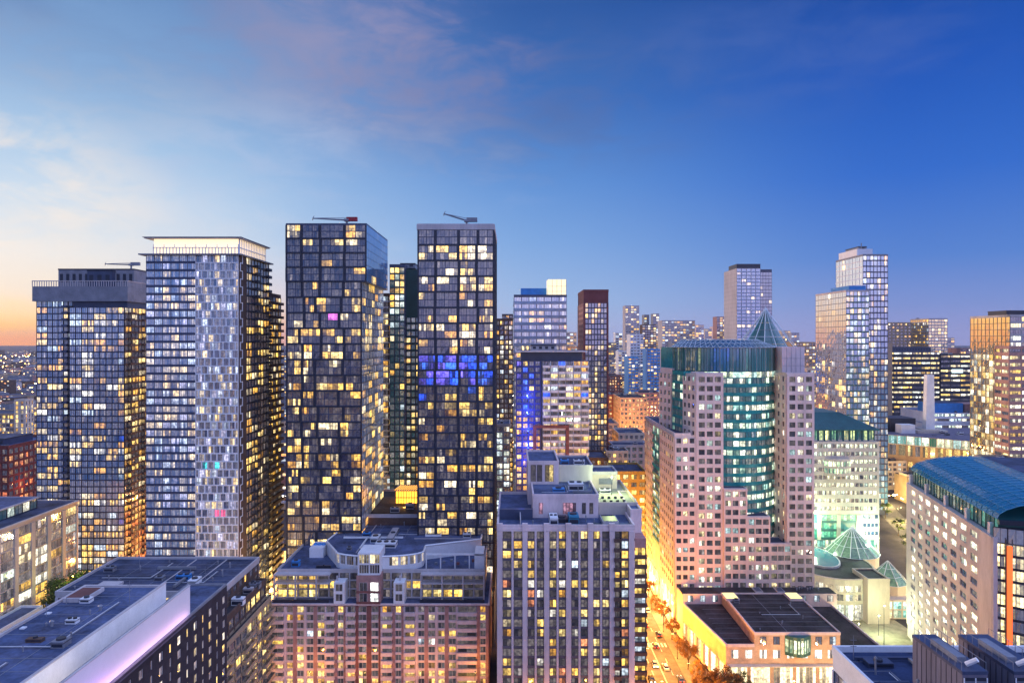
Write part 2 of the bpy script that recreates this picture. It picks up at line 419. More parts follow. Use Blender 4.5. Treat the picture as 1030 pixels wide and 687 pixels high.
# --- tower with the glowing white crown
def lit_crown_tower():
    Y = 260; x0, x1 = gx(147, Y), gx(240, Y); zt = gz(257, Y); yb = 292
    b = Bld('glass_tower', 'tall tower with glowing white crown and white honeycomb frame grid', 'tower', (x0 + x1) / 2, Y)
    b.wall.box(x0, Y, 0, x1, yb, zt, NAVY)
    fh = 3.02; nf = int(zt / fh); zb = zt - nf * fh
    xm = gx(197, Y)
    c, p = ucols(xm - x0, 6, .16, 4)
    def litf(i, j): k = nf - 1 - i; return .3 if k < 3 else (.72 if 3 < k < 22 else .6)
    PB = [((1, .82, .6), .55), ((1, .75, .4), .75), ((.72, .82, 1), .6), ((.8, .86, 1), .55), ((.75, .72, 1), .5), ((1, .68, .28), .9)]
    b.fac((x0, Y), (xm, Y), zb, nf, fh, c, p, sp=.85, spd=.22, pd=.12, sm=NAVY, pm=GREYM, fm=GREYM, g=G_SKY, litf=litf, unit=1, pal=PB, dim=.10)
    # staggered white frame: every second floor shifted half a bay
    W = x1 - xm; n = 7; bw = W / n
    for i in range(nf):
        sh = bw / 2 if i % 2 else 0
        cols = []; piers = [(0, .22), (W - .22, W)]
        e = [sh + k * bw for k in range(-1, n + 2)]
        e = sorted({min(max(t, 0), W) for t in e})
        for a, d in zip(e[:-1], e[1:]):
            if d - a < .5: continue
            cols.append((a + .2, d - .2, 1 if d - a < 1.2 else 2))
            if a > .3: piers.append((a - .2, a + .2))
        pal = (lambda ii, jj: ((.1, .9, .9), .7) if i == 22 else (((1, .1, .25), .9) if i == 16 and jj in (3, 4) else b.r.choice(PB)))
        b.fac((xm, Y), (x1, Y), zb + i * fh, 1, fh, cols, piers, sp=.42, spd=.34, pd=.38, sm=WHITE, pm=WHITE, fm=GREYM, g=G_BLUE, litf=lambda ii, jj: .45 if i > 8 else .35, palf=pal, dim=.06)
    # brown pier and dark glass side
    b.wall.box(x1, Y, 0, x1 + .5, Y + 6.5, zt, BROWN)
    for k in range(0, nf, 1):
        b.wall.box(x1 + .5, Y + .1, zb + k * fh, x1 + .72, Y + 2.4, zb + k * fh + .3, WHITE); b.wall.box(x1 + .5, Y + (.1 if k % 2 else 2.1), zb + k * fh + .3, x1 + .71, Y + (.4 if k % 2 else 2.4), zb + k * fh + fh, WHITE)
    c2, p2 = ucols(yb - Y - 6.5, 8, .25, 2)
    b.fac((x1, Y + 6.5), (x1, yb), zb, nf, fh, c2, p2, sp=.6, spd=.2, sm=DARK, g=G_BLUE, lit=.32, unit=2, pal=WARM, bal=(3, 7), balm=DARK)
    # lower rear wing
    x2 = gx(270, yb); zr = gz(297, 292)
    b.block(x0 + 6, yb + .01, 0, x1 - .6, yb + 17, zr, BROWN, ROOF, 1.2)
    c3, p3 = ucols(17, 5, .3, 2); nfr = int(zr / fh)
    b.fac((x1 - .6, yb + .02), (x1 - .6, yb + 17), zr - .5 - nfr * fh, nfr, fh, c3, p3, sp=.9, spd=.3, sm=BROWN, pm=BROWN, g=G_GREY, lit=.55, pal=WARM, bal=(0, 1, 2, 3, 4), balm=BROWN)
    # roof slab, glowing recessed crown, thin top slab
    q = b.part('roof_slab'); q.box(x0 - 2, Y - 2, zt, x1 + 1.6, yb + 1.5, zt + .5, GREYM)
    ztop = gz(240, Y)
    q = b.part('lit_crown')
    ax0, ax1, ay0, ay1 = x0 + 2.2, x1 - .6, Y + 1.5, yb - 3
    q.box(ax0, ay0, zt + .5, ax1, ay1, ztop, emit('crown_glow', (1, .78, .50), .66))
    q = b.part('crown_frame')
    n = 26
    for i in range(n + 1):
        a = ax0 + (ax1 - ax0) * i / n; q.box(a - .14, ay0 - .5, zt + .5, a + .14, ay0 - .1, zt + 3.0, WHITE)
    for i in range(n // 3 + 1):
        a = ax0 + (ax1 - ax0) * i / (n // 3); q.box(a - .1, ay0 - .45, zt + 3.3, a + .1, ay0 - .15, zt + 4.4, WHITE)
    q.box(ax0 - .2, ay0 - .55, zt + 3, ax1 + .2, ay0 - .05, zt + 3.3, WHITE)
    for i in range(17):
        a = ay0 + (ay1 - ay0) * i / 16; q.box(ax1 + .1, a - .16, zt + .5, ax1 + .5, a + .16, ztop - .05, WHITE)
    q.box(ax1 + .05, ay0, zt + 3, ax1 + .55, ay1, zt + 3.3, WHITE)
    q = b.part('top_slab'); q.box(x0 - .6, Y - .6, ztop, x1 + 1, yb - 1.5, ztop + .4, PALE)
    q.box(x0 - 1.0, Y - 1, ztop + .4, x1 + 1.3, yb - 1.2, ztop + .55, GREYM)


lit_crown_tower()


# --- the two dark box-grid towers
def box_tower(b, p0, W, wsplit, zt, nrows, bh, litf, palf, seed, glassm=G_NAVY, jitter=.045, fr=DARK):
    r = random.Random(seed)
    for k in range(nrows):
        z0 = zt - (k + 1) * bh
        ed = [0]; s = 0
        for w in wsplit[:-1]:
            s += w; ed.append((s + r.uniform(-jitter, jitter)) * W)
        ed.append(W)
        cols = []; piers = []
        for i, (a, d) in enumerate(zip(ed[:-1], ed[1:])):
            a2, d2 = a + .45, d - .45
            h = a2 + (d2 - a2) * r.choice((.4, .5, .6))
            cols += [(a2, h, 3), (h, d2, 3)]
            dd = .55 + .25 * r.random()
            piers += [(a, a2, dd, fr), (d2, d, dd - .03, fr)]
        b.fac(p0, (p0[0] + W, p0[1]), z0, 1, .5, [], [], sp=.5, spd=.62, sm=fr)
        b.fac(p0, (p0[0] + W, p0[1]), z0 + .5, 2, (bh - .5) / 2, cols, piers, sp=.22, spd=.12, sm=NAVY, fm=NAVY, g=glassm,
              litf=lambda i, j, k=k: litf(k, i, j), palf=lambda i, j, k=k: palf(k, j), dim=.035)


def overhang_tower():
    Y = 265; x0, x1 = gx(288, Y), gx(369, Y); zt = gz(226, Y); zs = gz(284, Y); xl = gx(364, Y)
    b = Bld('glass_tower', 'dark navy box-grid tower with projecting upper block and blank blue side', 'tower', (x0 + x1) / 2, Y)
    b.wall.box(x0, Y, 0, xl, Y + 44, zs, NAVY)
    b.wall.box(x0, Y - .5, zs, x1, Y + 44, zt, NAVY)
    bh = 6.05
    wf = lambda k, j: ((1, .2, .9), 1.0) if k == 6 and j in (4, 5) else b.r.choice(WARM)
    n1 = 4
    top = (zt - zs - .3)
    def l1(k, i, j): return ({0: .95}.get(k) if j in (0, 1) and k == 0 else .9 if (k == 0 and j > 5) else .7 if (k == 1 and i == 1 and j < 3) else .08)
    box_tower(b, (x0, Y - .5), x1 - x0, (.2, .22, .31, .27), zt - .3, n1, top / n1, l1, wf, 3, jitter=.01)
    box_tower(b, (x0, Y), xl - x0, (.2, .22, .31, .27), zs - .01, 20, bh, lambda k, i, j: (.16, .32, .38, .42, .42, .42)[min(k, 5)], lambda k, j: wf(k + 4, j), 5)
    # blank curtain-wall flank above, apartments below
    c, p = ucols(44.5, 14, .12, 2)
    b.fac((x1, Y - .5), (x1, Y + 44), zs + .2, 7, (zt - zs - .5) / 7, c, p, sp=.2, spd=.045, pd=.045, sm=NAVY, g=G_SKY, mull=False, litf=lambda i, j: 1 if i == 0 and 2 < j < 6 else 0, pal=YELL, dim=.01)
    c, p = ucols(44, 14, .2, 2)
    b.fac((xl, Y), (xl, Y + 44), zs - 40 * 3.02, 40, 3.02, c, p, sp=.35, spd=.05, pd=.06, sm=NAVY, g=G_SKY, mull=False, lit=.26, unit=2, pal=WARM, dim=.06)
    b.roof(x0 + .1, Y - .4, x1 - .1, Y + 43.9, zt, ROOF, .4, NAVY)
    b.plant(x0 + 5, Y + 18, x1 - 8, Y + 38, zt, 1.6, NAVY)
    crane('roof_crane', 'roof crane with red counterweight on the navy box-grid tower', gx(345, Y), Y + 6, zt, 13.5, math.pi, .05, mat('red_paint', (.35, .03, .04), .5))


overhang_tower()


def pale_cap_tower():
    Y = 262; x0, x1 = gx(420, Y), gx(497, Y); zt = gz(231, Y)
    b = Bld('glass_tower', 'dark box-grid tower with pale roof band and two blue-lit floors', 'tower', (x0 + x1) / 2, Y)
    b.wall.box(x0, Y, 0, x1, Y + 38, zt, NAVY)
    def wf(k, j): return b.r.choice(BLUEL) if k in (8, 9) or (k == 10 and b.r.random() < .25) else b.r.choice(WARM + [((1, .82, .55), 1)])
    def lf(k, i, j):
        if k in (8, 9): return .85
        if k == 0: return 0
        if k in (1, 3) : return .7
        return .38
    box_tower(b, (x0, Y), x1 - x0, (.235, .30, .245, .22), zt - .2, 24, 6.0, lf, wf, 11, jitter=.012)
    c, p = ucols(38, 12, .3, 2); nf = 46
    b.fac((x1, Y), (x1, Y + 38), zt - .5 - nf * 3, nf, 3.0, c, p, sp=.5, spd=.2, sm=DARK, g=G_BLUE, lit=.35, unit=2, pal=WARM)
    q = b.part('roof_band'); q.box(x0 - .3, Y - .4, zt - .1, x1 + .3, Y + 38.3, zt + 1.9, PALE)
    b.roof(x0, Y, x1, Y + 38, zt + 1.9, ROOF, .3, PALE)
    b.plant(x0 + 6, Y + 16, x1 - 6, Y + 34, zt + 1.9, 1.2, GREYM)
    crane('roof_crane', 'raised roof crane on the pale roof band of the dark box-grid tower', gx(468, Y), Y + 8, zt + 2, 9, math.pi, .3, GREYM)


pale_cap_tower()

# --- slender ones seen between the towers
b = simple('glass_tower', 'green glass tower with lit top floor seen between two dark box-grid towers', 'tower', gx(392, 330), gx(407, 330), 330, 352, gz(268, 330), NAVY, fh=3.3, cw=2.4, pw=.25, panes=1, g=G_GREEN, sm=mat('green_spandrel', (.05, .14, .14), .4),
           sp=.8, litf=lambda i, j: 1 if i >= 39 else .24, pal=COOL + WARM, right=False, clutter=0)
b.wall.box(gx(407, 330), 334, 0, gx(432, 330), 352, gz(270, 330), mat('deep_green_wall', (.02, .06, .06), .5))
c, p = ucols(11.8, 5, .4, 1)
b.fac((gx(407, 330) + .1, 334), (gx(407, 330) + 11.9, 334), 3, 38, 3.3, c, p, sp=1.1, spd=.2, sm=mat('deep_green_wall', ()), pm=DARK, g=G_GREEN, lit=.42, pal=WARM)
b.plant(gx(400, 330), 338, gx(415, 330), 349, gz(268, 330), 2.2, GREYM)
simple('apartment_tower', 'slim dark balcony tower peeking out behind the overhanging navy tower', 'tower', gx(378, 350), gx(391, 350), 350, 385, gz(297, 350), BROWN, fh=3, cw=3.2, pw=.5, g=G_GREY, sm=WHITE, sp=.7, spd=.5, lit=.45, pal=MIX, right=True, clutter=2)

# orange glowing pavilion on a podium between the dark towers
def pavilion():
    Y = 300; x0, x1 = gx(398, Y), gx(421, Y); z = gz(505, Y)
    b = Bld('podium_building', 'low podium with glowing orange glass pavilion between the dark towers', 'building', (x0 + x1) / 2, Y)
    b.block(x0 - 12, Y - 24, 0, x1 + 10, Y + 22, z, BROWN, ROOFK, .9, PALE)
    q = b.part('glass_pavilion')
    gl = emit('amber_glow', (1, .42, .04), 1.6); e = .0
    q.box(x0 + .4, Y - 2, z, x1 - .4, Y + 8, z + 5.4, gl)
    for i in range(9):
        a = x0 + .4 + (x1 - x0 - .8) * i / 8; q.box(a - .1, Y - 2.3, z, a + .1, Y - 2.02, z + 5.4, BROWN)
    q.box(x0, Y - 2.4, z + 2.4, x1, Y - 2.05, z + 2.65, BROWN)
    q.box(x0 - .2, Y - 2.6, z + 5.4, x1 + .2, Y + 8.2, z + 5.8, TAN)
    for i in range(10): q.tube((x0 + i * 1.0, Y - 2.4, z + 5.9), (x0 + i * 1.0 + 1.2, Y + 7, z + 5.9), .12, .12, emit('amber_glow', ()), 4)
    b.clutter(x0 - 9, Y - 18, x1 + 4, Y - 6, z, 7)


pavilion()

# ================================================================== CENTRE MIDDLE DISTANCE
simple('apartment_tower', 'thin dark apartment tower full of yellow windows just right of box-grid tower', 'tower', gx(498, 420), gx(516, 420), 420, 446, gz(322, 420), BROWN, fh=3, cw=2.6, pw=.6, g=G_GREY, sm=BROWN, lit=.55, pal=MIX, right=False, clutter=1)
simple('apartment_block', 'white-lit stairwell block behind the pink-pier condominium', 'apartment block', gx(499, 380), gx(513, 380), 380, 400, gz(428, 380), PALE, fh=3.4, cw=3.8, pw=.7, g=G_GREY, sm=PALE, lit=.8, pal=COOL, right=False, clutter=1)


def blue_condo():
    Y = 330; k = Y / F
    x0, x1 = gx(519, Y), gx(592, Y); zt = gz(353, Y)
    b = Bld('apartment_tower', 'blue-floodlit apartment tower with white balconies and red brick frame', 'tower', (x0 + x1) / 2, Y)
    xa = gx(545, Y)
    b.wall.box(x0, Y, 0, x1, Y + 30, zt - 5, NAVY)
    fh = 3.0; n = int((zt - 5) / fh); zb = zt - 5 - n * fh
    c, p = ucols(xa - x0 - .5, 4, .7, 2)
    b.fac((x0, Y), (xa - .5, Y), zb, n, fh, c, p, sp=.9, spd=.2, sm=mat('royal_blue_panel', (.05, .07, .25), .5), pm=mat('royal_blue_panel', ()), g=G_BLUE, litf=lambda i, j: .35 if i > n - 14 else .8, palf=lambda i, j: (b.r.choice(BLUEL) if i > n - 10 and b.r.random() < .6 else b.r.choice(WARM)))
    W = x1 - xa - .5
    c, p = ucols(W, 6, .35, 3)
    b.fac((xa + .5, Y), (x1, Y), zb, n, fh, c, p, sp=.5, spd=.3, sm=WHITE, pm=WHITE, g=G_GREY, lit=.58, pal=MIX + BLUEL[:1], bal=(0, 1, 2, 3, 4, 5), balm=WHITE)
    q = b.part('red_brick_frame')
    a0, a1 = gx(536, Y), gx(572, Y); za, zc = gz(475, Y), gz(427, Y)
    q.box(a0, Y - 2.4, zc - 1.4, a1, Y - 1.6, zc, BRICK); q.box(a0, Y - 2.4, 0, a0 + 1.6, Y - 1.6, zc - 1.4, BRICK); q.box(a1 - 1.6, Y - 2.4, 0, a1, Y - 1.6, zc - 1.4, BRICK)
    q = b.part('penthouse'); q.box(gx(524, Y), Y + 3, zt - 5, gx(586, Y), Y + 27, zt - .5, NAVY)
    q = b.part('roof_slab'); q.box(x0 - .2, Y, zt - .5, x1 - .5, Y + 29, zt, WHITE)
    q = b.part('roof'); q.box(x0 + .3, Y + .6, zt - .1, x1 - 1, Y + 28.4, zt + .06, ROOF)
    b.plant(gx(535, Y), Y + 8, gx(560, Y), Y + 20, zt + .06, 2.6, PALE)


blue_condo()


def banded_tower():
    Y = 450; x0, x1 = gx(517, Y), gx(570, Y); zt = gz(298, Y)
    b = simple('office_tower', 'pale blue banded office tower with glowing box on its roof', 'tower', x0, x1, Y, Y + 36, zt, NAVY, fh=4.6, cw=5, pw=.25, panes=3, g=G_SKY, sm=mat('pale_blue_spandrel', (.34, .42, .55), .4), sp=1.9, spd=.35, lit=.2, pal=MIX, right=False, clutter=0, dim=.12, pd=.1)
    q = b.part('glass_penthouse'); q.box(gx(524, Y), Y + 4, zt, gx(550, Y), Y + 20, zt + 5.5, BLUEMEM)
    q = b.part('lit_roof_box'); q.box(gx(551, Y), Y + 1, zt, gx(570, Y) - .3, Y + 14, gz(281, Y), emit('roof_box_glow', (1, .80, .45), .68))
    for i in range(5):
        a = gx(551, Y) + (gx(570, Y) - gx(551, Y) - .3) * i / 4; q.box(a - .12, Y + .75, zt, a + .12, Y + .98, gz(281, Y), PALE)
    for zz in (zt + 3.2, zt + 6.6): q.box(gx(551, Y), Y + .8, zz, gx(570, Y) - .3, Y + .97, zz + .2, PALE)


banded_tower()


def maroon_tower():
    Y = 400; x0, x1 = gx(587, Y), gx(612, Y); zt = gz(293, Y)
    MAR = mat('maroon_brick', (.13, .05, .06), .8)
    b = simple('apartment_tower', 'slim maroon brick tower with blue glass front and small lit windows', 'tower', x0, x1, Y, Y + 34, zt, MAR, fh=3.1, cw=2.0, pw=.3, panes=1, front=False, left=False, clutter=0)
    nf = int((zt - 7) / 3.1); zb = zt - 7 - nf * 3.1
    W = x1 - x0; c, p = ucols(W, 7, .2, 1, .9); p[0] = p[0] + (.5, MAR); p[-1] = p[-1] + (.5, MAR)
    b.fac((x0, Y), (x1, Y), zb, nf, 3.1, c, p, sp=.7, spd=.2, pd=.25, sm=NAVY, pm=NAVY, g=G_BLUE, litf=lambda i, j: (.25 if i > nf - 18 else .55), pal=WARM)
    c, p = ucols(34, 6, 3.4, 1)
    b.fac((x0, Y + 34), (x0, Y), zb, nf, 3.1, c, p, sp=1.3, spd=.24, pd=.25, sm=BRICKP, pm=BRICKP, g=G_GREY, lit=.15, pal=WARM)
    b.plant(x0 + 2, Y + 6, x1 - 2, Y + 28, zt, .9, MAR)


maroon_tower()

# ================================================================== LEFT FOREGROUND
def cream_block():
    x = -191; Y0, Y1 = 235, 300; zt = 46.5
    b = Bld('apartment_block', 'cream stone block with tall gridded loft windows at the left edge', 'apartment block', x - 12, (Y0 + Y1) / 2)
    b.wall.box(x - 40, Y0, 0, x, Y1, zt, CREAM)
    n = 7; W = Y1 - Y0; fh = 7.4; nf = 5
    cols, piers = ucols(W, n, 2.0, 4)
    pal = lambda i, j: b.r.choice(WARM + COOL)
    b.fac((x, Y0), (x, Y1), zt - 1.4 - nf * fh, nf, fh, cols, piers, sp=.5, spd=.2, pd=.5, sm=PALE, pm=CREAM, fm=GREYM, g=G_GREY, lit=.0, dim=.05)
    b.items = []
    for j in range(nf * 2):
        pass
    b.fac((x, Y0), (x, Y1), zt - 1.4 - nf * fh, nf * 2, fh / 2, cols, [], sp=.5, spd=.18, sm=GREYM, fm=GREYM, g=G_GREY, lit=.48, palf=pal, dim=.09)
    q = b.part('cornice'); q.box(x - 40, Y0, zt, x + .7, Y1 + .4, zt + .7, CREAM)
    b.roof(x - 39, Y0 + 1, x - .3, Y1 - .5, zt + .7, ROOF, 0, CREAM)
    q = b.part('glass_penthouse'); xs = x - 8; zp = zt + .7
    q.box(x - 36, Y0, zp, xs, Y1 - 14, zp + 4.2, mat('dark_teal_cladding', (.02, .06, .07), .4))
    q.box(x - 37, Y0, zp + 4.2, xs + .8, Y1 - 13, zp + 4.7, PALE)
    b.roof(x - 36, Y0 + 1, xs, Y1 - 14, zp + 4.72, ROOFB, 0, PALE)
    c, p = ucols(Y1 - 14 - Y0, 12, .25, 2)
    b.fac((xs, Y0), (xs, Y1 - 14), zp + .2, 1, 3.9, c, p, sp=.3, spd=.1, g=G_GREEN, lit=.25, pal=COOL)
    b.clutter(x - 30, Y0 + 10, xs - 4, Y1 - 18, zp + 4.8, 5)
    # lit side of the low garden wing beside it
    q = b.part('garden_wing'); q.box(x + .6, Y0, 0, x + 9, Y0 + 30, 14, WHITE)
    b.roof(x + .7, Y0 + .1, x + 8.9, Y0 + 29.9, 14, ROOFB, .8, WHITE)


cream_block()

b = simple('brick_block', 'red brick block lit red at windows behind the cream loft block', 'building', gx(-40, 420), gx(33, 420) - 4, 405, 452, gz(447, 420), mat('deep_red_brick', (.18, .05, .045), .9, .25, .4), fh=4.2, cw=4.2, pw=1.2, g=G_GREY,
           sm=mat('deep_red_brick', ()), lit=.42, pal=[((1, .25, .06), .7), ((1, .4, .12), .6), ((1, .5, .2), .5)], sp=1.4, clutter=6, par=1.6, deck=ROOFB)
b.plant(gx(-20, 420), 415, gx(10, 420), 440, gz(447, 420), 4, NAVY)
simple('apartment_block', 'cream block with a pale stair tower beyond the red brick block', 'apartment block', gx(-30, 560), gx(14, 560), 560, 590, gz(417, 560), TAN, fh=3.4, cw=3.4, pw=.8, lit=.55, pal=WARM, g=G_GREY, sm=CREAM, clutter=3)
simple('stair_tower', 'narrow cream stair tower with lit slots rising beside the far cream block', 'building', gx(14.5, 556), gx(25, 556), 556, 566, gz(403, 556), CREAM, fh=3.6, cw=3.6, pw=2.1, panes=1, lit=.8, pal=WARM, g=G_GREY, sm=CREAM, clutter=1)


def charcoal_foreground():
    b = Bld('apartment_block', 'charcoal brick block with blue-grey roof and long glowing white screen, nearest building', 'apartment block', -84, 120)
    xa, xb, xc = -100, -81.5, -72
    b.block(xa, 62, 0, xb, 160, 60, DBRICK, ROOFB, .5, PALE, .5)
    b.wall.box(xb + .01, 62, 0, xc, 172, 56, DBRICK)
    b.roof(xb + .05, 62, xc, 172, 56, ROOFB, .5, GREYM)
    q = b.part('upstand_wall'); q.box(xb + .02, 62, 56.1, xb + .35, 160.2, 60.9, WHITE)
    q.box(xb - .1, 62, 60.9, xb + .5, 160.3, 61.1, PALE)
    q = b.part('strip_lit_screen'); q.box(xc - .42, 62, 56, xc - .12, 153, 62.8, mat('white_translucent_screen', (.78, .76, .80), .5, .03, .1))  # plain white wall, gives no light itself, lit by the added strips
    q.box(xc - .5, 62, 62.8, xc - .04, 153.1, 62.95, PALE)
    q = b.part('added_ledge'); q.box(xc + .23, 62, 55.85, xc + 1.4, 153, 56.0, DBRICK)  # ledge added to carry the light strip
    q = b.part('added_light_strip'); q.box(xc + 1.05, 62.2, 56.0, xc + 1.3, 152.8, 56.2, DARK)  # strip added as a source for the wash on the screen
    q = b.part('added_light_strip'); q.box(xc - 1.5, 64, 56.5, xc - 1.3, 150, 56.65, DARK)
    W = 110
    cols, piers = [], []
    n = 29; bw = W / n
    for i in range(n):
        c = (i + .5) * bw
        w = (1.5, .85)[i % 2]
        cols.append((c - w / 2, c + w / 2, 2 if i % 2 == 0 else 1))
    ed = [0] + [t for c in cols for t in (c[0], c[1])] + [W]
    piers = [(ed[i], ed[i + 1], .22) for i in range(0, len(ed), 2)]
    b.fac((xc, 62), (xc, 172), 56 - 2.0 - 12 * 3, 12, 3.0, cols, piers, sp=1.15, spd=.2, sm=DBRICK, pm=DBRICK, fm=PALE, g=G_GREY, lit=.55, pal=YELL + [((1, .85, .6), .9)], dim=.16)
    b.wall.box(xc, 62, 54.01, xc + .22, 172, 55.95, DBRICK)
    for (x, y) in ((-96, 126), (-93, 138), (-90, 118), (-88, 146)): b.vent(x, y, 60, 1.0, .3)
    b.hvac(-94.5, 120, 60, 2.0, 1.6, 1.8, NAVY); b.hvac(-93, 130.5, 60, 3, 1.2, .7, BROWN); b.hvac(-91, 139, 60, 2.2, 1.4, .9, WHITE, 2); b.hvac(-95, 150, 60, 2.2, 1.6, 1, WHITE)
    q = b.part('roof_hatch'); q.box(-99.0, 150.5, 60, -94, 157.5, 60.9, PALE); q.box(-98.6, 151, 60.9, -94.4, 157, 60.96, mat('rust_red_hatch', (.15, .06, .06), .8))
    b.seams(-99.4, 64, -82.2, 159, 60.01, 5); b.pipes(-98, 128, -86, 150, 60); b.pipes(-97, 112, -90, 122, 60); b.mast(-84, 150, 60, 5); b.mast(-97.5, 143, 60, 3)
    for k in range(9): b.vent(-98 + (k * 5.3) % 14, 104 + k * 5.7, 60, .5 + (k % 3) * .3, .14)
    b.hvac(-86.5, 128, 60, 2.4, 2.4, 1.3, GREYM); b.hvac(-97.5, 110, 60, 3, 2, 1.1, WHITE, 2)
    for k in range(7): q = b.part('roof_paver'); q.box(-99 + .1 * k, 100 + k * 7.3, 60, -98.1 + .1 * k, 101 + k * 7.3, 60.25, WHITE)


charcoal_foreground()


def rear_low():
    b = Bld('apartment_block', 'low block with flat dark roof and pale parapet directly behind charcoal block', 'apartment block', -106, 210)
    b.block(-131, 196, 0, -84, 227, 45, PALE, ROOF, .7, PALE)
    c, p = ucols(30, 7, 1.8, 2)
    b.fac((-84, 196), (-84, 226), 45 - 1.2 - 6 * 3.1, 6, 3.1, c, p, sp=1.1, spd=.2, sm=BROWN, pm=BROWN, g=G_GREY, lit=.15, pal=WARM)
    c, p = ucols(46, 9, 1.6, 2)
    b.fac((-131, 196), (-85, 196), 45 - 1.2 - 6 * 3.1, 6, 3.1, c, p, sp=1.1, spd=.2, sm=PALE, pm=PALE, g=G_GREY, lit=.2, pal=WARM)
    b.hvac(-128, 214, 45, 3, 2, 1.5, GREYM, 2); b.hvac(-108, 206, 45, 2.5, 2, 1.2); b.hvac(-102, 207, 45, 4, 2.2, 1.4, BLUEMEM, 2); b.hvac(-96, 202, 45, 2.5, 4, 1.6, WHITE); b.duct(-112, 216, -100, 216, 45, .8); b.duct(-99, 200, -99, 212, 45, .7)
    b.vent(-118, 205, 45); b.vent(-90, 218, 45, 1.6); b.vent(-89, 210, 45, 2)
    q = b.part('roof_hatch'); q.box(-122, 200, 45, -116, 204, 45.8, PALE)
    q = b.part('roof_seam')
    for x in (-104.5, -94.5): q.box(x, 197, 45, x + .3, 226, 45.22, PALE)
    b.seams(-130, 197, -85, 226, 45.01, 4.2); b.pipes(-125, 208, -110, 222, 45); b.pipes(-104, 204, -92, 214, 45); b.mast(-92, 205, 45, 5); b.mast(-120, 220, 45, 4)
    for k in range(8): b.vent(-128 + k * 5.4, 200 + (k * 7.7) % 24, 45, .6 + (k % 3) * .4, .16)
    b = Bld('terrace_block', 'stepped brown brick block with yellow-lit balconies down by the side street', 'apartment block', -82, 200)
    b.block(-83.7, 176, 0, -80, 222, 39.5, BROWN, ROOFK, .9, BROWN)
    b.wall.box(-80 + .001, 180, 0, -78, 221, 34, TAN); b.roof(-80, 180, -78, 221, 34, ROOFK, .9, TAN, .25)
    c, p = ucols(41, 10, .6, 2)
    b.fac((-78, 180), (-78, 221), 3.4, 10, 3.0, c, p, sp=.8, spd=.25, sm=TAN, pm=TAN, g=G_GREY, lit=.62, pal=YELL, bal=(0, 1, 4, 5, 8, 9), balm=TAN)
    c, p = ucols(41, 10, .8, 2)
    b.fac((-80, 180), (-80, 221), 34.3, 1, 4.0, c, p, sp=1.4, spd=.2, sm=BROWN, pm=BROWN, g=G_GREY, lit=.4, pal=YELL)
    c, p = ucols(3.7, 1, .8, 2)
    b.fac((-83.7, 176), (-80, 176), 2, 12, 3.0, c, p, sp=.8, spd=.25, sm=BROWN, pm=BROWN, g=G_GREY, lit=.5, pal=YELL, bal=(0,), balm=BROWN)
    b.clutter(-83, 184, -82, 216, 39.5, 6)


rear_low()


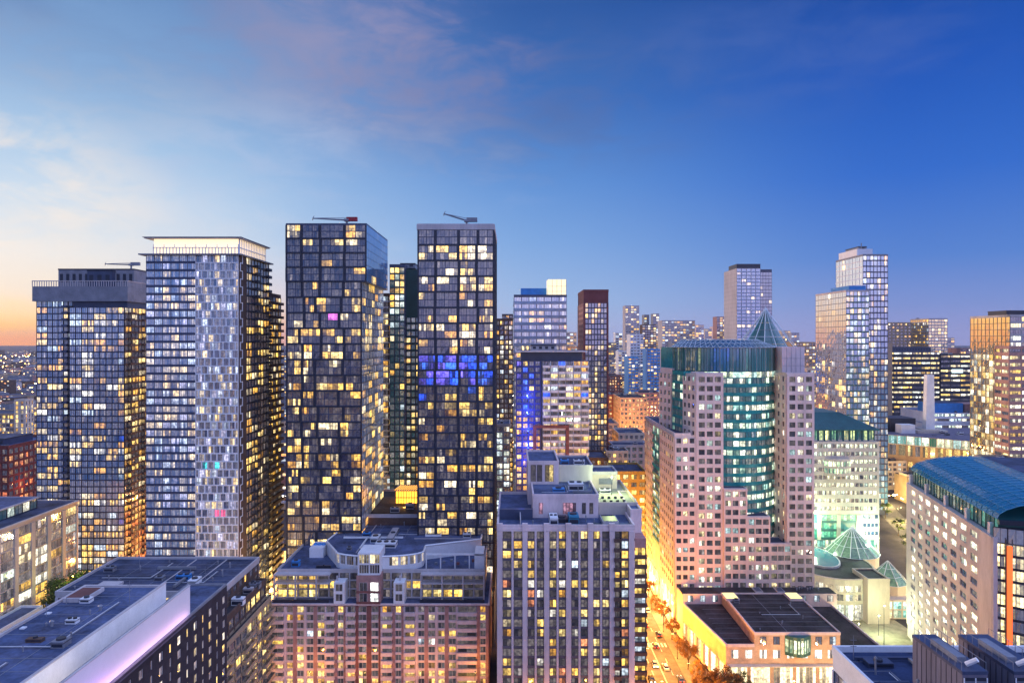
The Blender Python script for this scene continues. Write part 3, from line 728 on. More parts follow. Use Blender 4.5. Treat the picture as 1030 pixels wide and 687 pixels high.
# ================================================================== BRICK CONDOMINIUM (centre foreground)
def brick_condo():
    Y = 231; k = Y / F
    x0, x1 = gx(272, Y), gx(491, Y); z1 = gz(608, Y)
    b = Bld('apartment_block', 'broad pink brick condominium with stepped terraces and round-fronted penthouse', 'apartment block', (x0 + x1) / 2, Y)
    b.wall.box(x0, Y, 0, x1, Y + 62, z1, BRICKP)
    X = lambda px: gx(px, Y)
    fh = 2.7; nf = 10; zb = z1 - .5 - nf * fh
    # vertical strips across the front: (px from, px to, kind)
    strips = [(272, 286, 'b'), (286, 306, 'w'), (306, 327, 'w'), (327, 337, 'b'), (337, 348, 'm'), (348, 358, 'b'), (358, 371, 'r'), (371, 383, 'r'), (383, 395, 'b'), (395, 406, 'm'), (406, 418, 'b'), (418, 438, 'w'), (438, 459, 'w'), (459, 480, 'b'), (480, 491, 'm')]
    cols, piers, bal = [], [], []
    for a, c, kd in strips:
        s0, s1 = X(a) - x0, X(c) - x0
        pm = {'w': PINK, 'b': PINK, 'm': BRICKP, 'r': BRICK}[kd]
        if kd == 'b':
            piers.append((s0, s0 + .45, .3, pm)); cols.append((s0 + .5, s1 - .3, 2)); bal.append(len(cols) - 1)
        elif kd == 'w':
            m = (s0 + s1) / 2
            piers += [(s0, s0 + .8, .45, PINK), (m - .3, m + .9, .3, BRICKP)]
            cols += [(s0 + .9, m - .35, 2), (m + 1.0, s1 - .1, 2)]
        else:
            piers += [(s0, s0 + .9, .35, pm), (s1 - .7, s1 - .004, .34, pm)]; cols.append((s0 + 1.0, s1 - .8, 2))
    def lf(i, j): return .22 if i > 2 else .55
    b.fac((x0, Y), (x1, Y), zb, nf, fh, cols, piers, sp=.75, spd=.28, sm=PINK, fm=PALE, g=G_DARK, litf=lf, palf=lambda i, j: (b.r.choice(YELL + MIX) if i > 2 else b.r.choice([((1, .5, .12), 1), ((1, .62, .2), 1)])), bal=bal, balm=PINK, dim=.05)
    c, p = ucols(60, 14, 1.6, 2)
    b.fac((x1, Y), (x1, Y + 60), zb, nf, fh, c, p, sp=1, spd=.2, sm=BRICKP, pm=BRICKP, g=G_DARK, lit=.3, pal=YELL)
    q = b.part('cornice'); q.box(x0 - .5, Y - .6, z1, x1 + .5, Y + 62.2, z1 + .5, PINK)
    b.roof(x0, Y, x1, Y + 62, z1 + .5, ROOFB, .0, PINK)
    # upper floors, set back behind terraces
    Y2 = 235.5; z2 = 38.0; xa, xb2 = gx(279, Y2), gx(487, Y2)
    b.wall.box(xa, Y2, z1 + .5, xb2, Y + 60, z2, PALE)
    W = xb2 - xa; fh2 = (z2 - z1 - .9) / 3
    c, p = ucols(W, 20, .5, 2)
    b.fac((xa, Y2), (xb2, Y2), z1 + .6, 3, fh2, c, p, sp=.5, spd=.15, pd=.2, sm=PALE, pm=PALE, fm=DARK, g=G_DARK, litf=lambda i, j: .75 if (j < 3) else .15, unit=2, pal=YELL, dim=.04)
    tf = [b.part('terrace_frame'), b.part('terrace_frame')]
    for t in range(0, 11):
        a = xa + W * t / 10
        if X(352) < a < X(388): continue
        tf[a > X(370)].box(a - .25, Y2 - 3.2, z1 + .5, a + .25, Y2 - 2.7, z2 - .5, PALE)
    for (a, c) in ((xa - .3, gx(334, Y2)), (gx(424, Y2), xb2 + .3)):
        q = tf[a > X(370)]; q.box(a, Y2 - 3.3, z2 - .5, c, Y2 - .3, z2 - .05, PALE)
        q.box(a, Y2 - 3.4, z1 + .55 + fh2 * 2, c, Y2 - .3, z1 + .8 + fh2 * 2, PALE)
        q.box(a, Y2 - 4.2, z1 + .5, c, Y2 - 4.1, z1 + 1.6, DARK)
    # white box bays either side of the centre
    for (a, c) in ((336, 347), (396, 407)):
        q = b.part('box_bay'); q.box(X(a), Y - .5, z1 + .52, X(c), Y2 - .3, z1 + 7.6, WHITE)
        ci = [(.6, X(c) - X(a) - .6, 2)]
        b.fac((X(a), Y - .5), (X(c), Y - .5), z1 + .6, 2, 3.3, ci, [], sp=.9, spd=.06, sm=WHITE, fm=WHITE, g=G_DARK, lit=.2, pal=YELL)
    # centre frontispiece
    q = b.part('frontispiece'); xm0, xm1 = X(359), X(383)
    q.box(xm0, Y - .8, z1 + .52, xm1, Y2 + 6, gz(578, Y), BRICKP)
    b.fac((xm0, Y - .8), (xm1, Y - .8), z1 + .6, 2, 3.6, [(1, 3.7, 2), (4.7, 7.5, 2)], [], sp=.8, spd=.1, sm=BRICK, fm=PALE, g=G_DARK, litf=lambda i, j: .95 if j else .3, pal=[((.95, 1, .95), 1.6)])
    zq = gz(578, Y)
    q.box(xm0 + .3, Y - .3, zq, xm1 - .3, Y2 + 5, gz(556, Y), WHITE)
    b.fac((xm0 + .3, Y - .3), (xm1 - .3, Y - .3), zq + .2, 2, 3.4, [(.5, 3.9, 4), (4.1, 7.5, 4)], [], sp=.5, spd=.1, sm=WHITE, fm=WHITE, g=G_DARK, litf=lambda i, j: 1 if i == 1 else .1, pal=[((1, .80, .40), .9)])
    # lower roof deck
    b.roof(xa, Y2, xb2, Y + 60, z2, ROOFB, .8, PALE, .3)
    # penthouse: bowed front, roof at z3
    z3 = 42.8; ya, yb = 238, 283
    pts = []
    cxm = (gx(334, 236) + gx(424, 236)) / 2; hw = (gx(424, 236) - gx(334, 236)) / 2
    for t in range(13):
        an = math.pi * (1 - t / 12); pts.append((cxm + hw * math.cos(an), ya + 3.5 - 6.0 * math.sin(an)))
    right = xb2 - .5
    poly = pts + [(gx(428, 248), 248), (right - 1.5, 256), (right - 1.5, yb), (gx(345, 266), yb), (gx(330, 256), 254)]
    q = b.part('penthouse'); q.prism(poly, z2, z3, WHITE, ROOFB)
    for t in range(12):
        a, c = pts[t], pts[t + 1]
        if 5 <= t <= 6: continue
        L = math.hypot(c[0] - a[0], c[1] - a[1])
        b.fac(a, c, z2 + 1.4, 1, 3.6, [(.3, L - .3, 3)], [], sp=.5, spd=.05, sm=WHITE, fm=WHITE, g=G_DARK, lit=.5 if t > 6 else .2, pal=[((1, .8, .5), .7)])
    q = b.part('penthouse_parapet')
    for a, c in zip(poly, poly[1:] + poly[:1]):
        q.tube((a[0], a[1], z3 + .25), (c[0], c[1], z3 + .25), .35, .35, WHITE, 4)
    # right terrace pergola
    q = b.part('pergola')
    xr0, xr1 = gx(430, 242), xb2 - .3
    for t in range(5):
        a = xr0 + (xr1 - xr0) * t / 4; q.box(a - .2, 238.4, z2, a + .2, 238.8, z3 - .2, WHITE)
    q.box(xr0, 238.3, z3 - .2, xr1, 238.9, z3 + .3, WHITE)
    q.box(xr1 - 3.2, 238.3, z2, xr1, 248, z3 + .2, WHITE)
    for t in range(6):
        q = b.part('patio_seat'); a = xr0 + 2.5 + t * 2.6; q.box(a, 242 + (t % 3) * 1.6, z2, a + 1.0, 243 + (t % 3) * 1.6, z2 + .8, BRICK if t in (3, 5) else GREYM)
    # roof plant
    T = z3 + .01
    b.hvac(gx(378, 248), 246, T, 7.5, 4.5, 1.6, WHITE, 3); b.hvac(gx(370, 248), 252, T, 3, 5, 2.0, WHITE); b.hvac(gx(392, 261), 254, T, 2.5, 14, 1.3, PALE)
    b.hvac(gx(365, 261), 260, T, 3, 2, 1.4, BLUEMEM); b.hvac(gx(466, 261), 259, T, 3, 2.5, 1.4, WHITE, 2); b.hvac(gx(352, 248), 243, T, 1.6, 1.5, 1.1)
    b.duct(gx(345, 256), 257, gx(405, 256), 257, T, .6, WHITE); b.duct(gx(362, 244), 244, gx(362, 244), 256, T, .5, WHITE)
    q = b.part('skylight'); q.box(gx(428, 261), 260, T, gx(444, 261), 270, T + .7, WHITE); q.box(gx(429, 261), 260.5, T + .7, gx(443, 261), 269.5, T + .8, DARK)
    for x in (340, 405, 440, 478): b.vent(gx(x, 271), 275, T, 1.5)
    q = b.part('roof_seam')
    q.box(gx(362, 246) - .15, 240, T, gx(362, 246) + .15, 280, T + .25, PALE); q.box(gx(420, 266), 257, T, right - 2, 257.3, T + .26, PALE)
    b.seams(gx(348, 258), 258, right - 2, 282, T, 4); b.pipes(gx(400, 261), 262, gx(425, 261), 274, T); b.mast(gx(452, 265), 266, T, 4)
    for k in range(8): b.vent(gx(350 + k * 15, 266), 260 + (k * 6.1) % 18, T, .5 + (k % 3) * .35, .14)
    # left roof plant box
    q = b.part('cooling_tower'); q.box(gx(312, 251), 250, z2, gx(326, 251), 258, z2 + 3.6, WHITE)
    for t in range(3): q.tube((gx(315 + t * 4.2, 251), 254, z2 + 3.6), (gx(315 + t * 4.2, 251), 254, z2 + 4.2), .8, .7, BLUEMEM, 10)
    b.hvac(gx(294, 241), 240, z2, 2.6, 2, 2, BLUEMEM); b.hvac(gx(318, 238.5), 238.5, z2, 5, .8, .9, DARK)
    b.vent(gx(300, 261), 261, z2); b.vent(gx(306, 276), 276, z2)


brick_condo()


# ================================================================== PINK PIER CONDOMINIUM
def pier_condo():
    Y = 210; x0, x1 = gx(500, Y), gx(638.5, Y); zt = gz(531, Y)
    b = Bld('apartment_block', 'slab condominium with tall pale pink piers and dark window strips', 'apartment block', (x0 + x1) / 2, Y)
    b.wall.box(x0, Y, 0, x1, Y + 46, zt, PINK)
    X = lambda px: gx(px, Y)
    edges = [(500, 505.3), (525.6, 530.4), (547.3, 552.3), (569.3, 574.3), (591.4, 596.3), (613, 618)]
    thin = [515.5, 538.8, 560.8, 582.8, 604.5]
    cols, piers = [], []
    for a, c in edges: piers.append((X(a) - x0, X(c) - x0, .7, PINK))
    for i, t in enumerate(thin):
        l, r_ = edges[i][1], edges[i + 1][0]
        piers.append((X(t) - .3 - x0, X(t) + .3 - x0, .35, PINK))
        cols.append((X(l) - x0 + .15, X(t) - .4 - x0, 2)); cols.append((X(t) + .4 - x0, X(r_) - x0 - .15, 2))
    cols.append((X(618.4) - x0, X(623.6) - x0, 1)); cols.append((X(625) - x0, X(632) - x0, 2)); piers.append((X(632.4) - x0, X(637.6) - x0, .7, PINK))
    piers.append((X(623.7) - x0, X(624.9) - x0, .3, DARK))
    fh = 3.0; nf = 19; zb = zt - .9 - nf * fh
    SP = mat('mauve_spandrel', (.14, .115, .14), .5)
    b.fac((x0, Y), (x1, Y), zb, nf, fh, cols, piers, sp=.75, spd=.15, sm=SP, fm=DARK, g=G_DARK, litf=lambda i, j: .8 if j == 11 else .34, palf=lambda i, j: b.r.choice(YELL + MIX + [((1, .35, .15), .7)]), bal=(10,), balm=BROWN, dim=.07)
    b.wall.obox((x0, Y), (1, 0), (0, -1), .004, x1 - x0 - .004, zt - .9, zt - .002, 0, .3, PINK)
    # recessed right bay
    xr = gx(650, Y + 3); zr = gz(522, Y + 3)
    b.wall.box(x1 + .01, Y + 3, 0, xr, Y + 36, zr - 6, BRICKP)
    c, p = ucols(xr - x1, 1, .5, 3)
    b.fac((x1 + .02, Y + 3), (xr, Y + 3), 2, int((zr - 9) / 3), 3.0, c, p, sp=.8, spd=.2, sm=SP, pm=BROWN, g=G_DARK, lit=.72, pal=YELL + MIX, bal=(0,), balm=BROWN)
    b.wall.box(x1 + .3, Y + 9, zr - 6, xr - .3, Y + 36, zr + 1, PINK); b.roof(x1 + .3, Y + 9, xr - .3, Y + 36, zr + 1, ROOFB, .6, PINK)
    # roof well, parapet teeth, plant
    b.roof(x0, Y, x1, Y + 46, zt, ROOFB, 1.0, PINK, .5)
    for a, c in edges: q = b.part('parapet_block'); q.box(X(a) - .1, Y - .72, zt - .8, X(c) + .1, Y + .45, zt + 1.5, PINK)
    zp = 67.0; px0, px1 = gx(536, 222), gx(602, 222)
    q = b.part('penthouse'); q.box(px0, 222, zt, px1, 252, zp, PINK)
    b.roof(px0, 222, px1, 252, zp, ROOFB, .6, PINK)
    b.fac((px0, 222), (px1, 222), zt + .3, 1, 4.6, [(2, 3.2, 1), (9.8, 14, 4), (16, 17.2, 1), (18.4, 19.6, 1)], [], sp=1, spd=0.01, sm=PINK, fm=DARK, g=G_DARK, lit=.3, pal=[((1, .5, .7), .5)])
    q = b.part('upper_penthouse'); ux0, ux1 = gx(531, 240), gx(562, 240); zu = 74.5
    q.box(ux0, 240, zt, ux1, 264, zu, PINK); b.roof(ux0, 240, ux1, 264, zu, ROOFB, .7, PINK)
    b.fac((ux0, 240), (ux1, 240), zp + .2, 1, 6.6, [(1, 2.8, 1), (3.2, 5, 1), (6, 9, 2)], [], sp=.8, spd=.01, sm=PINK, fm=DARK, g=G_DARK, litf=lambda i, j: 1 if j == 2 else .2, pal=YELL)
    q = b.part('plant_room'); q.box(ux1 + .1, 244, zp, gx(596, 244), 264, 72.5, PALE); b.roof(ux1 + .1, 244, gx(596, 244), 264, 72.5, ROOF, .6, PALE)
    b.hvac(ux1 + 1.2, 247, 72.5, 3, 3, 1.8, BLUEMEM); b.hvac(ux1 + 6, 248, 72.5, 4, 2.5, 1.5, WHITE, 2); b.vent(ux1 + 9, 246, 72.5, 1.8)
    b.hvac(gx(572, 230), 230, zp, 5, 4, 2.4, WHITE, 2); b.hvac(gx(556, 228), 228, zp, 4, 3, 1, BLUEMEM); b.vent(gx(592, 236), 234, zp, 2); b.vent(gx(580, 232), 227, zp, 1.6); b.duct(gx(576, 226), 226, gx(596, 226), 226, zp, .6)
    # green-lit terrace at the back right
    tx0, tx1 = gx(604, 222), gx(640, 228)
    q = b.part('terrace_block'); q.box(tx0, 226, zt, tx1, 262, zt + 3.2, CREAM)
    b.roof(tx0, 226, tx1, 262, zt + 3.2, mat('pale_terrace_deck', (.34, .34, .27), .9), .9, CREAM)
    q = b.part('terrace_wall'); q.box(tx0 + .5, 250, zt + 3.2, tx1 - 3, 262, zt + 9, CREAM); b.roof(tx0 + .5, 250, tx1 - 3, 262, zt + 9, ROOFB, .6, PALE)
    q = b.part('terrace_window'); q.box(tx0 + 3, 249.85, zt + 5, tx0 + 8, 249.99, zt + 7.2, GREYM)
    b.hvac(tx0 + 2.5, 243, zt + 3.2, 4, 3, 1.2, WHITE, 2)
    for t in range(8):
        q = b.part('planter'); x, y = tx0 + 2 + (t % 4) * 2.2, 230 + (t // 4) * 5
        q.box(x, y, zt + 3.2, x + .9, y + .9, zt + 3.9, DARK)
    b.pipes(px0 + 3, 226, px0 + 12, 236, zp); b.mast(px1 - 2, 224, zp, 4); b.mast(ux0 + 2, 250, zu, 5); b.seams(px0 + .6, 222.6, px1 - .6, 240, zp + .01, 3.5)
    # front roof well equipment
    b.hvac(gx(553, 214), 213.5, zt, 2.6, 6.5, 2.2, WHITE, 2); b.hvac(gx(572, 215), 214, zt, 3.2, 5.5, 2.6, mat('teal_unit', (.03, .2, .32), .5), 1); b.hvac(gx(560, 216), 216, zt, 3.4, 5, 1.2, DARK)
    q = b.part('roof_divider'); q.box(gx(523, 213), 211, zt, gx(523, 213) + .3, 221.9, zt + 2.4, PALE); q.box(x0 + .5, 220, zt, px0 - .1, 222, zt + 3.2, NAVY)
    q = b.part('skylight'); q.box(gx(606, 214), 213, zt, gx(622, 214), 221, zt + 1.2, PALE); q.box(gx(607, 214), 213.4, zt + 1.2, gx(621, 214), 220.6, zt + 1.3, DARK)
    b.vent(gx(590, 214), 216, zt, 2.2); b.vent(gx(598, 214), 215, zt, 1.4); b.vent(gx(536, 214), 213, zt, 1.4)


pier_condo()


# ================================================================== ROSE STONE OFFICE TOWER WITH CURVED GREEN GLASS
def punched(b, p0, p1, z0, nf, fh, n, ww, wh, wall, m=0.0, g=G_DARK, panes=2, **kw):
    W = math.hypot(p1[0] - p0[0], p1[1] - p0[1]); bw = (W - 2 * m) / n
    cols = [(m + (i + .5) * bw - ww / 2, m + (i + .5) * bw + ww / 2, panes) for i in range(n)]
    ed = [0] + [t for c in cols for t in (c[0], c[1])] + [W]
    piers = [(ed[i], ed[i + 1], .35) for i in range(0, len(ed), 2)]
    b.fac(p0, p1, z0, nf, fh, cols, piers, sp=fh - wh, spd=.345, sm=wall, pm=wall, g=g, **kw)


def stone_office():
    Y = 275; fh = 3.65
    b = Bld('office_tower', 'rose stone office tower with curved green glass front and lattice glass roof', 'tower', 95, Y)
    zt = gz(376, Y)
    SG = mat('green_spandrel_glass', (.025, .29, .28), .15, .2, .4, spec=.6)
    base = 15.0
    nfl = int((zt - base - 1) / fh); zb = zt - 1.2 - nfl * fh
    P1 = OFFICE + [((.55, .8, .8), .6), ((.8, 1, .9), .5)]
    # core under everything, kept inside the cladding
    b.wall.prism([(74.3, 275.3), (84.8, 275.3), (84.8, 300), (71, 300), (72.3, 284)], 0, zt - .2, STONE)
    # left angled block, glass strip, middle block
    b.wall.prism([(66.4, 306), (69.5, 296.5), (80, 300), (80, 312), (68, 312)], 0, zt + 1.2, STONE)
    punched(b, (66.2, 306), (69.4, 296.6), zb, nfl, fh, 3, 1.9, 1.9, STONE, lit=.25, g=G_DARK, pal=P1, dim=.05)
    b.wall.prism([(69.6, 296.4), (71.4, 284.2), (80, 286), (80, 300)], 0, zt + .5, SG)
    b.fac((69.5, 296.3), (71.3, 284.2), zb, nfl, fh, [(.2, 3.0, 2), (3.1, 6, 2), (6.1, 9, 2), (9.1, 12, 2)], [], sp=1.2, spd=.03, sm=SG, fm=TEAL, g=G_GREEN, litf=lambda i, j: .85 if i % 6 == 3 else .2, pal=GREENL)
    punched(b, (71.3, 284.1), (74.1, 275), zb, nfl, fh, 3, 1.8, 1.9, STONE, lit=.25, g=G_DARK, pal=P1)
    punched(b, (74.1, 275), (85, 275), zb, nfl, fh, 3, 2.4, 2.15, STONE, m=.6, lit=.3, g=G_DARK, pal=P1, dim=.06)
    # right block
    b.wall.box(110.6, 275.2, 0, 121.4, 306, zt - .2, STONE)
    punched(b, (110.6, 275), (121.6, 275), zb, nfl, fh, 3, 2.4, 2.15, STONE, m=.5, lit=.3, g=G_DARK, pal=P1, dim=.06)
    b.wall.obox((110.6, 275), (1, 0), (0, -1), 0, 11, zt - 1.2, zt, -.3, .34, STONE); b.wall.obox((74.1, 275), (1, 0), (0, -1), 0, 10.9, zt - 1.2, zt, -.3, .34, STONE)
    punched(b, (110.6, 290), (110.6, 275.2), zb, nfl, fh, 3, 2.0, 2.0, STONE, lit=.3, g=G_DARK, pal=P1)
    b.roof(74.2, 275.4, 85, 283, zt, ROOF, .5, STONE); b.roof(110.7, 275.4, 121.4, 283, zt, ROOF, .5, STONE)
    q = b.part('blank_wall'); q.box(111.3, 281.5, zt - .3, 120.6, 300, gz(349, 281.5), PINK)
    q = b.part('blank_wall_grid')
    for i in range(1, 5): q.box(111.3 + i * 1.9 - .04, 281.4, zt, 111.3 + i * 1.9 + .04, 281.49, gz(349, 281.5) - .2, GREYM)
    for zz in (zt + 3, zt + 6): q.box(111.4, 281.4, zz, 120.5, 281.48, zz + .08, GREYM)
    # drum
    cx, cy, rad = 92.4, 300.5, 22.0; ztop = gz(350, 278)
    a0, a1 = math.pi * 1.02, math.pi * 1.84
    def arc(r_, n=22): return [(cx + r_ * math.cos(a0 + (a1 - a0) * i / n), cy + r_ * math.sin(a0 + (a1 - a0) * i / n)) for i in range(n + 1)]
    A = arc(rad)
    b.wall.prism(A + [(113, 312), (68, 312)], 0, ztop, SG)
    nb = int((zt - 8 - base) / fh)
    B = A
    for i in range(22):
        p, q_ = B[i], B[i + 1]; L = math.hypot(q_[0] - p[0], q_[1] - p[1])
        cc = [(.03, L - .03, 2)]
        b.fac(p, q_, zt - 2.0 - nfl * fh, nfl, fh, cc, [], sp=1.45, spd=.05, sm=SG, fm=TEAL, g=G_GREEN,
              litf=lambda k, j: (.9 if k in (nfl - 4, nfl - 6, nfl - 9, nfl - 14) else .42), palf=lambda k, j, i=i: b.r.choice(BLUEL + BLUEL + GREENL[2:3]) if (9 <= i <= 10 and k > nfl - 5) else b.r.choice(GREENL + OFFICE[1:3]), dim=.05)
        # bright band
        b.fac(p, q_, zt - 1.9, 1, 2.4, cc, [], sp=.2, spd=.05, sm=SG, fm=TEAL, g=G_GREEN, lit=1, pal=[((.9, 1, .62), .95), ((.7, 1, .85), .7), ((1, .9, .6), .9)], mull=False)
        # dark top band; faint pane glow stands in for blue and yellow-green reflections
        b.fac(p, q_, zt + .55, 1, ztop - zt - .6, [(.03, L * .5, 1), (L * .5, L - .03, 1)], [], sp=.3, spd=.1, sm=TEAL, fm=TEAL, g=G_GREEN, litf=lambda k, j, i=i: .6 if 8 <= i <= 12 else .2, palf=lambda k, j, i=i: (((.03, .10, .9), .14) if 8 <= i <= 12 else b.r.choice([((.9, .95, .4), .16), ((.3, .6, .5), .12)])), dim=.012)
        q2 = b.part('glass_fin') if i % 2 == 0 else None
        if q2: q2.tube((p[0], p[1] - .15, zt + .5), (p[0], p[1] - .15, ztop), .07, .07, LATT, 4)
    # sloping lattice glass roof over the drum
    q = b.part('lattice_roof'); zr = 118.2 - .6
    inner = [(p[0] * .78 + cx * .22, (p[1] * .45 + 306 * .55), zr) for p in A]
    outer = [(p[0] + (p[0] - cx) * .03, p[1] + (p[1] - cy) * .03, ztop) for p in A]
    RG = glass('roof_glass', (.05, .10, .13), 1.9, .12)
    for i in range(22): q.face([outer[i], outer[i + 1], inner[i + 1], inner[i]], RG)
    q.face([inner[0]] + [inner[-1]] + [(t[0], t[1], t[2]) for t in inner[-2:0:-1]], RG)
    q = b.part('roof_lattice')
    lift = lambda t: (t[0], t[1], t[2] + .18)
    for i in range(0, 23):
        q.tube(lift(outer[i]), lift(inner[i]), .11, .08, LATT, 4, False)
        if i + 3 <= 22: q.tube(lift(outer[i]), lift(inner[i + 3]), .07, .06, LATT, 4, False)
    for f in (0, .5, 1):
        for i in range(22):
            m1 = tuple(outer[i][t] * (1 - f) + inner[i][t] * f for t in range(3)); m2 = tuple(outer[i + 1][t] * (1 - f) + inner[i + 1][t] * f for t in range(3))
            q.tube(lift(m1), lift(m2), .1, .1, LATT, 4, False)
    # glass cone with a tent of ribs behind the drum roof
    q = b.part('glass_cone'); ax, ay = gx(770, 312), 312; zc0, zc1 = 112.5, gz(310, 312) ; rb = 14.5; n = 16
    b.wall.box(100, 303, 0, 121, 326, zc0, STONE)
    qq = b.part('cone_frame'); K = 6
    def ring(t): return rb * (1 - t) ** 1.15 + .3, zc0 + (zc1 - zc0) * t
    for i in range(n):
        c0, s0, c1, s1 = math.cos(6.2832 * i / n), math.sin(6.2832 * i / n), math.cos(6.2832 * (i + 1) / n), math.sin(6.2832 * (i + 1) / n)
        for t in range(K):
            (r0, z0), (r1, z1) = ring(t / K), ring((t + 1) / K)
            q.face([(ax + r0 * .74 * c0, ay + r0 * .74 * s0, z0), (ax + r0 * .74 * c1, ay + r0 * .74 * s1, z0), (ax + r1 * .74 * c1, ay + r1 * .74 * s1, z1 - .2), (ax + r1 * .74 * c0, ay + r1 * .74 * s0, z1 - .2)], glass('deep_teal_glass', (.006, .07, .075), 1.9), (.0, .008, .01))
            qq.tube((ax + r0 * c0, ay + r0 * s0, z0), (ax + r1 * c0, ay + r1 * s0, z1), .17, .14, LATT, 4, False)
            if t in (0, 2): qq.tube((ax + r0 * c0, ay + r0 * s0, z0), (ax + r0 * c1, ay + r0 * s1, z0), .1, .1, LATT, 4, False)
    qq.tube((ax, ay, zc1 - .5), (ax, ay, zc1 + 1.2), .25, .1, LATT, 6)
    # stepped stone blocks in front of the glass
    for (xa, xb_, py) in ((85.02, 94.4, 492), (94.41, 103.6, 520), (103.61, 112.2, 547)):
        z = gz(py, 274); n = 3
        b.wall.box(xa, 274.3, 0, xb_, 283, z, STONE); nf = int((z - 1.0 - base) / fh) + 1
        punched(b, (xa, 274.3), (xb_, 274.3), z - .9 - nf * fh, nf, fh, n, 2.3, 2.15, STONE, m=.3, lit=.45, g=G_DARK, pal=P1, dim=.06)
        b.wall.obox((xa, 274.3), (1, 0), (0, -1), .002, xb_ - xa - .002, z - .9, z - .004, -.3, .33, STONE)
        b.roof(xa, 274.6, xb_, 283, z, ROOF, .3, STONE, .25)
    # lower west wing
    zw = gz(438, Y)
    b.wall.box(65.6, 275.4, 0, 74.0, 336, zw, STONE); b.roof(65.6, 275.4, 72, 336, zw, ROOF, .9, STONE)
    nw = int((zw - 16) / fh); zwb = zw - 1.2 - nw * fh
    punched(b, (65.6, 275.2), (74.0, 275.2), zwb, nw, fh, 3, 1.9, 1.9, STONE, m=.2, lit=.25, g=G_DARK, pal=P1)
    punched(b, (65.6, 302), (65.6, 275.4), zwb, nw, fh, 7, 2.1, 1.9, STONE, m=.6, lit=.3, g=G_DARK, pal=P1 + YELL)
    punched(b, (65.6, 336), (65.6, 317), zwb, nw, fh, 5, 2.1, 1.9, STONE, m=.5, lit=.3, g=G_DARK, pal=P1 + YELL)
    b.fac((65.6, 317), (65.6, 302), zwb + fh * 3, nw - 3, fh, [(.3, 3.6, 2), (3.8, 7.4, 2), (7.6, 11.2, 2), (11.4, 14.7, 2)], [], sp=1.2, spd=.6, sm=SG, fm=TEAL, g=G_GREEN, lit=.55, pal=GREENL)
    punched(b, (65.6, 336), (65.6, 275.4), 1.2, 2, 6.2, 10, 3.4, 4.4, STONE, m=1.0, g=G_GREY, panes=3, lit=1, pal=[((1, .85, .6), 1.5), ((1, .95, .85), 1.8)])
    q = b.part('crown_cornice'); q.box(65.2, 275, zw - .3, 65.5, 336, zw + .1, PALE)


stone_office()


